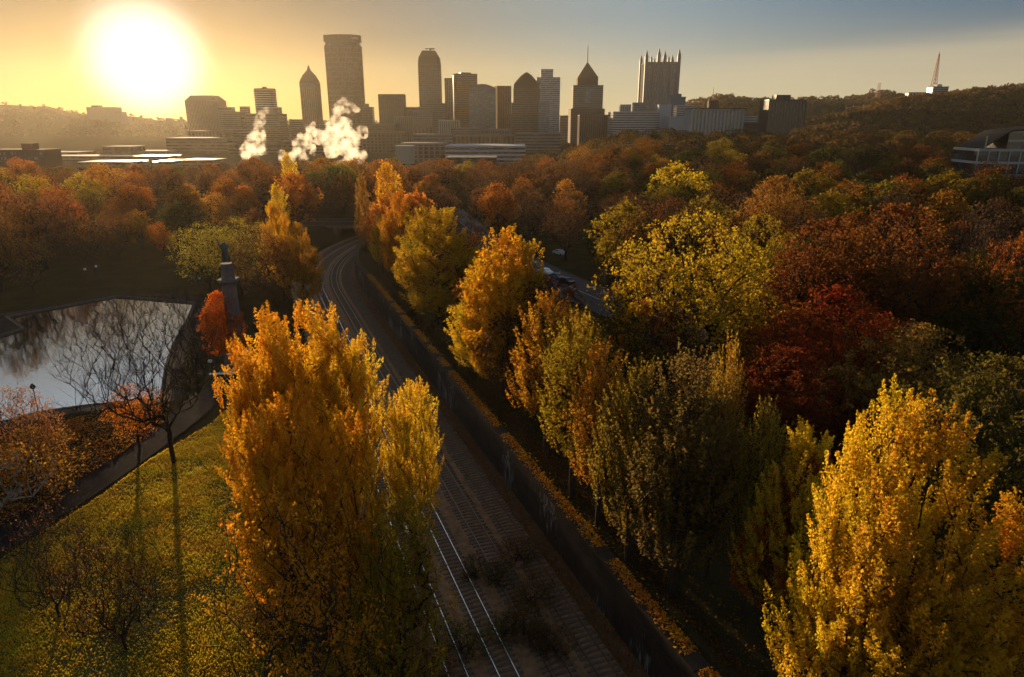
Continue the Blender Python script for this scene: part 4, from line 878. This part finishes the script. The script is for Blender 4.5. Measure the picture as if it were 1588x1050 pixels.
# ------------------------------------------------------------------ steam
def steam_mat():
    m = bpy.data.materials.new('steam'); m.use_nodes = True; t = m.node_tree; t.nodes.clear()
    v = t.nodes.new('ShaderNodeVolumePrincipled'); v.inputs['Color'].default_value = (1, 0.97, 0.92, 1); v.inputs['Density'].default_value = 0.09; v.inputs['Anisotropy'].default_value = 0.5
    c = t.nodes.new('ShaderNodeTexCoord'); n = t.nodes.new('ShaderNodeTexNoise'); n.inputs['Scale'].default_value = 0.13; n.inputs['Detail'].default_value = 6; n.inputs['Roughness'].default_value = 0.6
    r = t.nodes.new('ShaderNodeMapRange'); r.inputs[1].default_value = .44; r.inputs[2].default_value = .64; r.inputs[3].default_value = 0.0; r.inputs[4].default_value = 0.075
    t.links.new(c.outputs['Object'], n.inputs[0]); t.links.new(n.outputs[0], r.inputs[0]); t.links.new(r.outputs[0], v.inputs['Density'])
    o = t.nodes.new('ShaderNodeOutputMaterial'); t.links.new(v.outputs[0], o.inputs['Volume']); return m
M['steam'] = steam_mat()
def plume(label, pts, D, seed):
    rg = random.Random(seed); bm = bmesh.new(); o0 = atd(pts[0][0], pts[0][1], D)
    for (x, y, r) in pts:
        p = atd(x, y, D)-o0; rm = px2m(r, D)
        for k in range(7):
            q = p+Vector((rg.gauss(0, .5), rg.gauss(0, .5), rg.gauss(0, .45)))*rm
            bmesh.ops.create_icosphere(bm, subdivisions=2, radius=rm*rg.uniform(.45, .85), matrix=Matrix.Translation(q))
    me = bpy.data.meshes.new('steam_plume'); bm.to_mesh(me); bm.free(); me.materials.append(M['steam'])
    o = link('steam_plume', me, None, o0); tag(o, label, 'steam', None, 'stuff')
    rm_ = o.modifiers.new('union', 'REMESH'); rm_.mode = 'VOXEL'; rm_.voxel_size = 1.3
    tx_ = bpy.data.textures.new('puff', 'CLOUDS'); tx_.noise_scale = 7; tx_.noise_depth = 3
    dm = o.modifiers.new('billow', 'DISPLACE'); dm.texture = tx_; dm.strength = 7; dm.mid_level = .5; dm.texture_coords = 'LOCAL'
    return o
plume('leftmost sunlit steam plume rising thin and curling', [(388, 238, 13), (380, 230, 11), (396, 222, 14), (404, 226, 10), (392, 210, 10), (398, 200, 8), (404, 190, 7), (410, 180, 5), (413, 172, 4)], 760, 1)
plume('middle low steam plume leaning right between the other two', [(440, 243, 6), (452, 238, 9), (466, 234, 11), (478, 228, 12), (472, 215, 9), (480, 202, 8), (484, 196, 7)], 770, 2)
plume('largest steam plume boiling up in front of the tallest tower', [(545, 245, 18), (558, 238, 12), (530, 232, 17), (515, 222, 18), (508, 208, 14), (528, 208, 18), (545, 220, 16), (520, 192, 12), (530, 178, 11), (526, 165, 8), (535, 155, 6), (543, 162, 5), (552, 170, 5)], 740, 3)

# ------------------------------------------------------------------ haze
hm = bpy.data.materials.new('haze'); hm.use_nodes = True; t = hm.node_tree; t.nodes.clear()
v = t.nodes.new('ShaderNodeVolumePrincipled'); v.inputs['Color'].default_value = (0.98, 0.87, 0.70, 1); v.inputs['Density'].default_value = HAZE_DENSITY; v.inputs['Anisotropy'].default_value = HAZE_G
o = t.nodes.new('ShaderNodeOutputMaterial'); t.links.new(v.outputs[0], o.inputs['Volume'])
MB().box(-3700, 3700, -300, 3950, -30, 320).build('haze', hm, kind='stuff')

# ------------------------------------------------------------------ railway
def along(s0, s1, step): 
    n = max(1, int((s1-s0)/step)); return [s0+(s1-s0)*i/n for i in range(n+1)]
def sweep(name, w0, w1, z0, z1, s0, s1, step, mat, parent=None, kind=None):
    v = []; f = []; S = along(s0, s1, step)
    for s in S:
        for w_, z_ in ((w0, z0), (w0, z1), (w1, z1), (w1, z0)): x, y = track_xy(s, w_); v.append((x, y, z_))
    for i in range(len(S)-1):
        for k in range(4): a = i*4+k; b = i*4+(k+1) % 4; f.append((a, b, b+4, a+4))
    f.append((0, 3, 2, 1)); e = (len(S)-1)*4; f.append((e, e+1, e+2, e+3))
    me = bpy.data.meshes.new(name); me.from_pydata(v, [], f); me.materials.append(mat); o_ = link(name, me, parent)
    if kind: o_['kind'] = kind
    return o_
# ballast bed, slightly rough
v = []; f = []; S = along(8, SEND-8, 1.2); Wn = np.linspace(-7.4, WALLW-.15, 26)
for s in S:
    for w_ in Wn:
        x, y = track_xy(s, w_); cen = min(abs(w_-c) for c in (-3.75, 0, 4.0, 7.4)); v.append((x, y, -5.50+(0.10 if cen < 1.6 else -0.02)+0.03*mnoise.noise(Vector((x, y, 0)))))
n = len(Wn); f = [(j*n+i, j*n+i+1, (j+1)*n+i+1, (j+1)*n+i) for j in range(len(S)-1) for i in range(n-1)]
link('track_bed_ground', np_mesh('track_bed_ground', v, f, M['ballast'], smooth_=True))['kind'] = 'structure'
sl_me = bpy.data.meshes.new('sleeper'); b_ = MB().box(-1.3, 1.3, -.12, .12, -.12, .06); sl_me.from_pydata(b_.v, [], b_.f); sl_me.materials.append(M['sleeper'])
TR = [(-3.75, 'rail', 'leftmost railway track with bright worn rails along the embankment'), (0.0, 'rail', 'second railway track from the left with the brightest shining rails'), (4.0, 'dullrail', 'third railway track with dull rails, half overgrown by scrub'), (7.4, 'rust', 'railway track nearest the retaining wall with rusty rails')]
for w_, mt, lb in TR:
    root = empty('railway_track', (0, 0, 0), label=lb, cat='railway track')
    for sd in (-1, 1):
        rl = sweep('rail', w_+sd*.7175-.04, w_+sd*.7175+.04, -5.36, -5.20, 10, SEND-10, 2.5, M[mt], root)
    rs = random.Random(w_); mb = MB(); k = 0; s = 24.0
    while s < SEND-12:
        x, y = track_xy(s, w_+rs.uniform(-.05, .05)); x2, y2 = track_xy(s+.5, w_); a = math.atan2(y2-y, x2-x)-math.pi/2+rs.uniform(-.02, .02)
        if k < 150:
            so_ = link('sleeper', sl_me, root, (x, y, -5.40)); so_.rotation_euler = (0, 0, a)
        else:
            b0 = len(mb.v); c_, s_2 = math.cos(a), math.sin(a)
            for q in b_.v: mb.v.append((x+q[0]*c_-q[1]*s_2, y+q[0]*s_2+q[1]*c_, -5.40+q[2]))
            mb.f += [tuple(b0+i for i in ff) for ff in b_.f]
        s += 0.62; k += 1
    mb.build('far_sleepers', M['sleeper'], root, kind='stuff')
# retaining wall
root = empty('retaining_wall', (0, 0, 0), label='long dark stone retaining wall streaked white along the right of the tracks', cat='wall')
sweep('wall_face', WALLW, WALLW+1.25, -5.9, 0.25, 8, SEND-8, 3, M['retaining'], root); root['kind'] = 'thing'
sweep('wall_ledge', WALLW-.12, WALLW+.05, -1.15, -.85, 8, SEND-8, 3, M['retaining'], root)
for i, s in enumerate(along(14, 250, 2.4)[:-1]):
    dz = RNG.uniform(-.02, .03); sweep('coping_stone', WALLW-.14, WALLW+1.3, .26+dz, .52+dz, s, s+2.36, 2.36, M['coping'], root)
v = []; f = []; S = along(8, SEND-8, 1.5)
for s in S:
    for w_, z_ in ((8.75, -5.52), (9.1, -5.2), (9.5, -4.85), (9.97, -4.6)): x, y = track_xy(s, w_+.12*mnoise.noise(Vector((s*.4, w_, 0)))*(w_ < 9.9)); v.append((x, y, z_+.15*mnoise.noise(Vector((s*.5, w_*2, 5)))))
f = [(j*4+i, j*4+i+1, j*4+i+5, j*4+i+4) for j in range(len(S)-1) for i in range(3)]
M['verge'] = material('verge_soil', (0.13, 0.065, 0.028), col2=(0.06, 0.035, 0.018), scale=1.2, bump=0.05)
link('verge_ground', np_mesh('verge_ground', v, f, M['verge'], smooth_=True))['kind'] = 'structure'
# leaves drifted along the coping, on the ground behind and beside the tracks
def scatter_leaves(name, pts, size, col, label, cat):
    rng = np.random.default_rng(8); C = np.array(pts); v, f, tt = leaves(rng, C, np.zeros_like(C), 1, 0, 0.0, size)
    v[:, 2] = np.repeat(C[:, 2], 4)+(v[:, 2]-np.repeat(C[:, 2], 4))*0.7
    o_ = link(name, np_mesh(name, v, f, M['leaf'], attr=tt)); o_.color = (*col, 1); return tag(o_, label, cat, None, 'stuff')
pts = []
for _ in range(15000):
    s = 18+RNG.uniform()**1.6*150; w_ = WALLW+RNG.normal(.9, .45)
    if w_ < WALLW-.1: continue
    x, y = track_xy(s, w_); dens = mnoise.noise(Vector((s*.3, 0, 1)))
    if dens < -.25: continue
    pts.append((x, y, (.58 if w_ < WALLW+1.3 else .12)+RNG.uniform(0, .10)))
scatter_leaves('coping_leaves', pts, 0.22, (0.74, 0.33, 0.03), 'orange fallen leaves drifted along the top of the retaining wall', 'fallen leaves')
pts = []
for _ in range(60000):
    s = 14+RNG.uniform()**1.3*120; w_ = WALLW+1.6+RNG.uniform()**.8*48; x, y = track_xy(s, w_); pts.append((x, y, .08+RNG.uniform(0, .06)))
P3 = np.array(pts); P3[:, 2] += hz(P3[:, 0], P3[:, 1]); scatter_leaves('fallen_leaves', P3, 0.24, (0.20, 0.12, 0.025), 'fallen leaves carpeting the ground behind the retaining wall', 'fallen leaves')
pts = []
for _ in range(9000):
    s = 14+RNG.uniform()**1.3*150; w_ = RNG.uniform(8.8, 9.9) if RNG.uniform() < .7 else RNG.uniform(-13, -6.2); x, y = track_xy(s, w_); pts.append((x, y, (-5.45+(w_-8.75)*.75 if w_ > 0 else hz1(x, y)+.12)+RNG.uniform(0.05, .14)))
scatter_leaves('verge_leaves', pts, 0.2, (0.28, 0.11, 0.025), 'brown leaves and weeds along both edges of the track bed', 'fallen leaves')
# hedge behind the wall
hp = []
for _ in range(26000):
    s = 16+RNG.uniform()**1.3*150; x, y = track_xy(s, WALLW+3.0+RNG.normal(0, .38)); hp.append((x, y, RNG.uniform(.05, 1.0)))
scatter_leaves('low_hedge', hp, 0.17, (0.09, 0.05, 0.02), 'low brown clipped hedge running behind the retaining wall', 'hedge')
# scrub between the tracks
for i, (a, b, q, col, lb) in enumerate([(800, 870, 1.1, (0.22, 0.12, 0.04), 'tallest dry brown scrub bush growing on the third track'), (775, 905, .9, (0.16, 0.11, 0.03), 'dull green scrub bush beside the shining rails'), (830, 930, 1.2, (0.24, 0.13, 0.04), 'broad straw coloured scrub bush near the wall side track'),
        (812, 985, 1.1, (0.2, 0.11, 0.035), 'brown scrub bush low between the tracks'), (780, 990, .9, (0.09, 0.09, 0.025), 'dark green scrub bush beside the shining rails at the picture foot'), (860, 1010, 1.0, (0.2, 0.1, 0.03), 'reddish scrub bush at the picture foot near the wall'), (735, 890, .8, (0.10, 0.09, 0.03), 'small olive bush between the two shining tracks'), (715, 1010, 1.1, (0.07, 0.08, 0.02), 'dark bush over the leftmost rails at the picture foot')]):
    p = gp(a, b, -5.4); tree('scrub_bush', lb, 'shrub', (p.x, p.y, -5.45), 3.0*q*.8, q, i*1.7, col, 'scrub bushes growing on the tracks', 'bush')
for i, (a, b, q, lb) in enumerate([(560, 900, 1.2, 'dark bush at the foot of the left ginkgos above the tracks'), (600, 960, 1.4, 'leafy bush on the embankment near the picture foot'), (520, 985, 1.5, 'dark bush under the half bare tree'), (640, 1010, 1.3, 'bush at the embankment toe beside the leftmost rail'), (440, 1015, 1.3, 'orange brown bush at the lawn edge under the half bare tree')]):
    p = gp(a, b, -1.5); tree('embankment_bush', lb, 'shrub', (p.x, p.y, hz1(p.x, p.y)-.1), 3.4*q, q*1.2, i*2.1, (0.20, 0.10, 0.025), 'bushes on the left embankment', 'bush')
# road bridge over the tracks
a = gp(455, 345, .6); b = gp(575, 345, .6); root = empty('road_bridge', ((a.x+b.x)/2, a.y, 0), label='pale road bridge crossing the far end of the railway curve', cat='bridge'); L_ = (b.x-a.x)/2+6
MB().box(-L_, L_, -5, 5, -.9, .3).build('deck', M['stone'], root)
for sy in (-1, 1): MB().box(-L_, L_, sy*4.9-.15, sy*4.9+.15, .32, 1.5).build('parapet', M['kerb'], root)
for xx in (-L_*.55, L_*.1, L_*.7): MB().box(xx-.7, xx+.7, -4.4, 4.4, -6, -.92).build('pier', M['stone'], root)

# ------------------------------------------------------------------ lawn: grass blades and leaves
LAWN = np.array([gp(a, b).xy for a, b in [(330, 655), (392, 600), (470, 620), (560, 1090), (-60, 1120), (-60, 905), (60, 830), (140, 780), (230, 715)]])
lm = []
def tri_fill(poly, mat, name, dz):
    x0, y0 = poly.min(0); x1, y1 = poly.max(0); gx_ = np.arange(x0, x1, 1.0); gy_ = np.arange(y0, y1, 1.0); X_, Y_ = np.meshgrid(gx_, gy_)
    ins = in_poly(poly, X_.ravel(), Y_.ravel()).reshape(X_.shape); Zz = hz(X_, Y_)+dz; idn = np.arange(X_.size).reshape(X_.shape)
    q = np.stack([idn[:-1, :-1], idn[:-1, 1:], idn[1:, 1:], idn[1:, :-1]], -1); ok = ins[:-1, :-1] & ins[:-1, 1:] & ins[1:, 1:] & ins[1:, :-1]
    o_ = link(name, np_mesh(name, np.stack([X_, Y_, Zz], -1).reshape(-1, 3), q[ok], mat, smooth_=True)); o_['kind'] = 'structure'
tri_fill(LAWN, M['lawn'], 'lawn', 0.035)
rng = np.random.default_rng(4); x0, y0 = LAWN.min(0); x1, y1 = LAWN.max(0); n = 330000
X_ = rng.uniform(x0, x1, n); Y_ = rng.uniform(y0, y1, n); ok = in_poly(LAWN, X_, Y_); X_, Y_ = X_[ok], Y_[ok]; Z_ = hz(X_, Y_)+.02; n = len(X_)
pat = np.array([mnoise.noise(Vector((a*.16, b*.16, 0)))+.5*mnoise.noise(Vector((a*.5, b*.5, 3))) for a, b in zip(X_, Y_)]); kp = rng.uniform(0, 1, n) < np.clip(.75+pat*.9, .25, 1); X_, Y_, Z_, pat = X_[kp], Y_[kp], Z_[kp], pat[kp]; n = len(X_)
th = rng.uniform(0, math.pi, n); hh = rng.uniform(.08, .20, n)*(1+.4*pat); ww = rng.uniform(.05, .11, n); ln = rng.normal(0, .05, (n, 2))
v = np.stack([np.stack([X_-np.cos(th)*ww, Y_-np.sin(th)*ww, Z_], 1), np.stack([X_+np.cos(th)*ww, Y_+np.sin(th)*ww, Z_], 1), np.stack([X_+ln[:, 0], Y_+ln[:, 1], Z_+hh], 1)], 1).reshape(-1, 3)
g_ = link('lawn_grass', np_mesh('lawn_grass', v, np.arange(n*3).reshape(-1, 3), M['leaf'], k=3, attr=np.clip(rng.uniform(0, 1, n)*.6+.2+pat*.5, 0, 1))); g_.color = (0.58, 0.40, 0.035, 1); tag(g_, 'short green gold grass of the sunlit lawn', 'grass', None, 'stuff')
n = 11000; X_ = rng.uniform(x0, x1, n); Y_ = rng.uniform(y0, y1, n); ok = in_poly(LAWN, X_, Y_) & (rng.uniform(0, 1, n) < np.clip((X_-x0)/(x1-x0)*1.1, .2, 1)); X_, Y_ = X_[ok], Y_[ok]
scatter_leaves('lawn_leaves', np.stack([X_, Y_, hz(X_, Y_)+rng.uniform(.1, .2, len(X_))], 1), .2, (0.42, 0.19, 0.03), 'fallen orange leaves scattered over the lawn', 'fallen leaves')

BANK = np.array([gp(a, b).xy for a, b in [(-60, 690), (60, 662), (140, 645), (245, 635), (262, 650), (195, 700), (120, 748), (40, 795), (-60, 850)]])
bx0, by0 = BANK.min(0); bx1, by1 = BANK.max(0); n = 16000; X_ = rng.uniform(bx0, bx1, n); Y_ = rng.uniform(by0, by1, n); ok = in_poly(BANK, X_, Y_); X_, Y_ = X_[ok], Y_[ok]
scatter_leaves('bank_leaves', np.stack([X_, Y_, hz(X_, Y_)+rng.uniform(.08, .2, len(X_))], 1), .24, (0.40, 0.17, 0.03), 'orange brown leaf carpet on the bank between pond and path', 'fallen leaves')
for i, (a, b, q, c_, lb) in enumerate([(40, 700, 1.2, (.42, .19, .03), 'amber bush on the bank below the pond nearest the left edge'), (95, 690, 1.0, (.34, .15, .03), 'amber bush on the bank beside the low orange tree'), (70, 735, 1.3, (.36, .2, .03), 'broad golden bush between the bank and the path at left'), (120, 672, .9, (.3, .12, .03), 'brown bush on the bank left of the round planting bed'), (15, 740, 1.4, (.4, .18, .03), 'orange bush behind the pale plane limb')]):
    p = gp(a, b); tree('bank_bush', lb, 'shrub', (p.x, p.y, hz1(p.x, p.y)-.1), 1.9*q, q*.95, i*1.3, tuple(k*.8 for k in c_), 'bushes on the bank below the pond', 'bush')
HB = np.array([gp(a, b).xy for a, b in [(-60, 400), (340, 380), (420, 470), (300, 462), (180, 452), (90, 468), (-60, 500)]])

# ------------------------------------------------------------------ monument, lamps, cars
b = gp(372, 572); root = empty('monument_column', (b.x, b.y, 0), label='tall stone monument column with a statue on top by the pond', cat='monument')
MB().frus([(-2.3, -2.3), (2.3, -2.3), (2.3, 2.3), (-2.3, 2.3)], -.3, .4).build('step', M['stone'], root); MB().frus([(-1.9, -1.9), (1.9, -1.9), (1.9, 1.9), (-1.9, 1.9)], .42, 1.1).build('step', M['stone'], root)
MB().box(-1.6, 1.6, -1.6, 1.6, 1.12, 3.0).build('pedestal', M['stone'], root)
m = MB(); n = 20; pts = [(1.15*(1 if i % 2 else .93)*math.cos(2*math.pi*i/(2*n)), 1.15*(1 if i % 2 else .93)*math.sin(2*math.pi*i/(2*n))) for i in range(2*n)]
m.frus(pts, 3.02, 13.4, .9); m.build('shaft', M['stone'], root)
m = MB(); m.cyl(0, 0, 1.1, 13.4, 13.9, 16, 1.3); m.box(-1.25, 1.25, -1.25, 1.25, 13.92, 14.3); m.build('capital', M['stone'], root); MB().cyl(0, 0, 1.0, 14.32, 16.6, 16, .8).build('drum', M['stone'], root)
# robed figure: one skinned body
def figure(parent, loc, hgt, mat):
    sk = [((0, 0, .50), .17), ((0, 0, .62), .12), ((0, 0, .78), .15), ((0, 0, .86), .05), ((0, .0, .94), .075), ((.17, .0, .78), .06), ((.24, .05, .62), .045), ((.12, .14, .60), .035), ((-.17, 0, .78), .06), ((-.27, .02, .92), .04), ((-.28, .04, 1.06), .03), ((.07, 0, .3), .13), ((.08, 0, .02), .12), ((-.07, 0, .3), .13), ((-.09, .02, .02), .12)]
    ed = [(0, 1), (1, 2), (2, 3), (3, 4), (2, 5), (5, 6), (6, 7), (2, 8), (8, 9), (9, 10), (0, 11), (11, 12), (0, 13), (13, 14)]
    me = bpy.data.meshes.new('statue'); me.from_pydata([tuple(c*hgt for c in s[0]) for s in sk], ed, []); me.materials.append(mat)
    o_ = link('statue', me, parent, loc); sm_ = o_.modifiers.new('s', 'SKIN'); me.skin_vertices[0].data[0].use_root = True
    for i, s in enumerate(sk): me.skin_vertices[0].data[i].radius = (s[1]*hgt, s[1]*hgt*.8)
    ss_ = o_.modifiers.new('u', 'SUBSURF'); ss_.levels = 2; ss_.render_levels = 2; return o_
figure(root, (0, 0, 16.6), 3.4, M['bronze'])
def lamp(px, py, h, label, globe='globe', zb=0):
    p = gp(px, py, zb); root = empty('park_lamp', (p.x, p.y, hz1(p.x, p.y)), label=label, cat='lamp post', group='lamp posts in the park')
    MB().cyl(0, 0, .16, 0, .5, 10, .6).build('base', M['dark_metal'], root); MB().cyl(0, 0, .07, .5, h-.4, 8, .8).build('post', M['dark_metal'], root)
    bm = bmesh.new(); bmesh.ops.create_uvsphere(bm, u_segments=12, v_segments=8, radius=.32); me = bpy.data.meshes.new('lamp_globe'); bm.to_mesh(me); bm.free(); me.materials.append(M[globe]); g = link('lamp_globe', me, root, (0, 0, h-.1))
    MB().cyl(0, 0, .2, h+.18, h+.34, 10, .3).build('cap', M['dark_metal'], root)
lamp(382, 590, 4.2, 'park lamp with white globe at the right of the stone column'); lamp(62, 650, 4.5, 'dark lamp post on the near shore standing against the bright pond', 'dark_metal')
lamp(137, 446, 4.2, 'pale globe lamp beyond the pond, left of the close pair'); lamp(154, 441, 4.2, 'pale globe lamp beyond the pond, the right one of two'); lamp(330, 590, 3.0, 'short pale lamp left of the column foot'); lamp(830, 434, 4.2, 'white lamp beside the road left of the parked cars'); lamp(313, 458, 4.0, 'small lamp left of the column top')
p = gp(345, 584); root = empty('stone_bench', (p.x, p.y, 0), .1, label='pale stone bench before the column', cat='bench'); MB().box(-1.8, 1.8, -.3, .3, .42, .55).build('seat', M['white_paint'], root)  # white seat, darker stone legs
for xx in (-1.3, 1.3): MB().box(xx-.15, xx+.15, -.25, .25, 0, .42).build('leg', M['stone'], root)
carm = {k: material('car_'+k, c, rough=.3, spec=.6) for k, c in {'white': (.75, .75, .75), 'black': (.02, .02, .022), 'silver': (.42, .43, .44), 'blue': (.05, .08, .14)}.items()}
def car(px, py, colr, label, ang_=-.95, van=False, zb=None):
    z = 0
    for _ in range(4): p = gp(px, py, z); z = hz1(p.x, p.y)
    root = empty('parked_car', (p.x, p.y, z+.12), ang_, label=label, cat='van' if van else 'car', group='cars parked along the road'); bm = bmesh.new()
    prof = [(-2.2, .35), (-2.25, .85), (-2.1, 1.0), (-1.5, 1.05), (-1.05, 1.48), (.55, 1.5), (1.2, 1.05), (2.1, .9), (2.25, .6), (2.2, .35)] if not van else [(-2.5, .35), (-2.5, 2.1), (-2.3, 2.25), (1.1, 2.25), (1.8, 1.35), (2.45, 1.1), (2.5, .35)]
    L = [bm.verts.new((x, -.88 if z_ < 1.1 else -.72, z_)) for x, z_ in prof]; Rr = [bm.verts.new((x, .88 if z_ < 1.1 else .72, z_)) for x, z_ in prof]; n = len(prof)
    bm.faces.new(L); bm.faces.new(Rr[::-1])
    for i in range(n): bm.faces.new((L[i], Rr[i], Rr[(i+1) % n], L[(i+1) % n]))
    bmesh.ops.recalc_face_normals(bm, faces=bm.faces); me = bpy.data.meshes.new('body'); bm.to_mesh(me); bm.free(); me.materials.append(carm[colr]); link('body', me, root)
    if not van:
        MB().box(-.95, .5, -.83, .83, 1.1, 1.42).build('side_window', M['g_dark'], root)
    for x in (-1.4, 1.4):
        for y in (-.8, .8): MB().bar((x, y-.12, .33), (x, y+.12, .33), .33, 12).build('wheel', M['dark_metal'], root)
car(846, 426, 'white', 'white car parked at the far end of the roadside row'); car(864, 434, 'blue', 'dark blue car parked in the middle of the roadside row'); car(879, 441, 'black', 'black car parked nearest in the roadside row')
car(868, 396, 'silver', 'silver car on the far side of the road under bare trees'); car(845, 278, 'white', 'white van in a clearing of the far woods', van=True); car(855, 272, 'silver', 'silver van just behind the white van in the far clearing', van=True)
T('long_white_shed', 'low shed with a bright white roof edge in the far woods', 867, 891, 273, 420, 'f_white', 'g_brown', 'fins', depth=12, zb=-2)
# kerb and centre line of the road
for off, wd, mat, nm, dz in ((-6.6, .3, 'kerb', 'kerb', .22), (6.6, .3, 'kerb', 'kerb', .22), (0, .15, 'paint', 'road_marking', .115)):
    cl = []
    for i, p_ in enumerate(ROAD):
        d_ = (ROAD[min(i+1, len(ROAD)-1)]-ROAD[max(i-1, 0)]).normalized(); cl.append(p_+Vector((d_.y, -d_.x))*off)
    strip(nm, cl, wd, M[mat], dz)
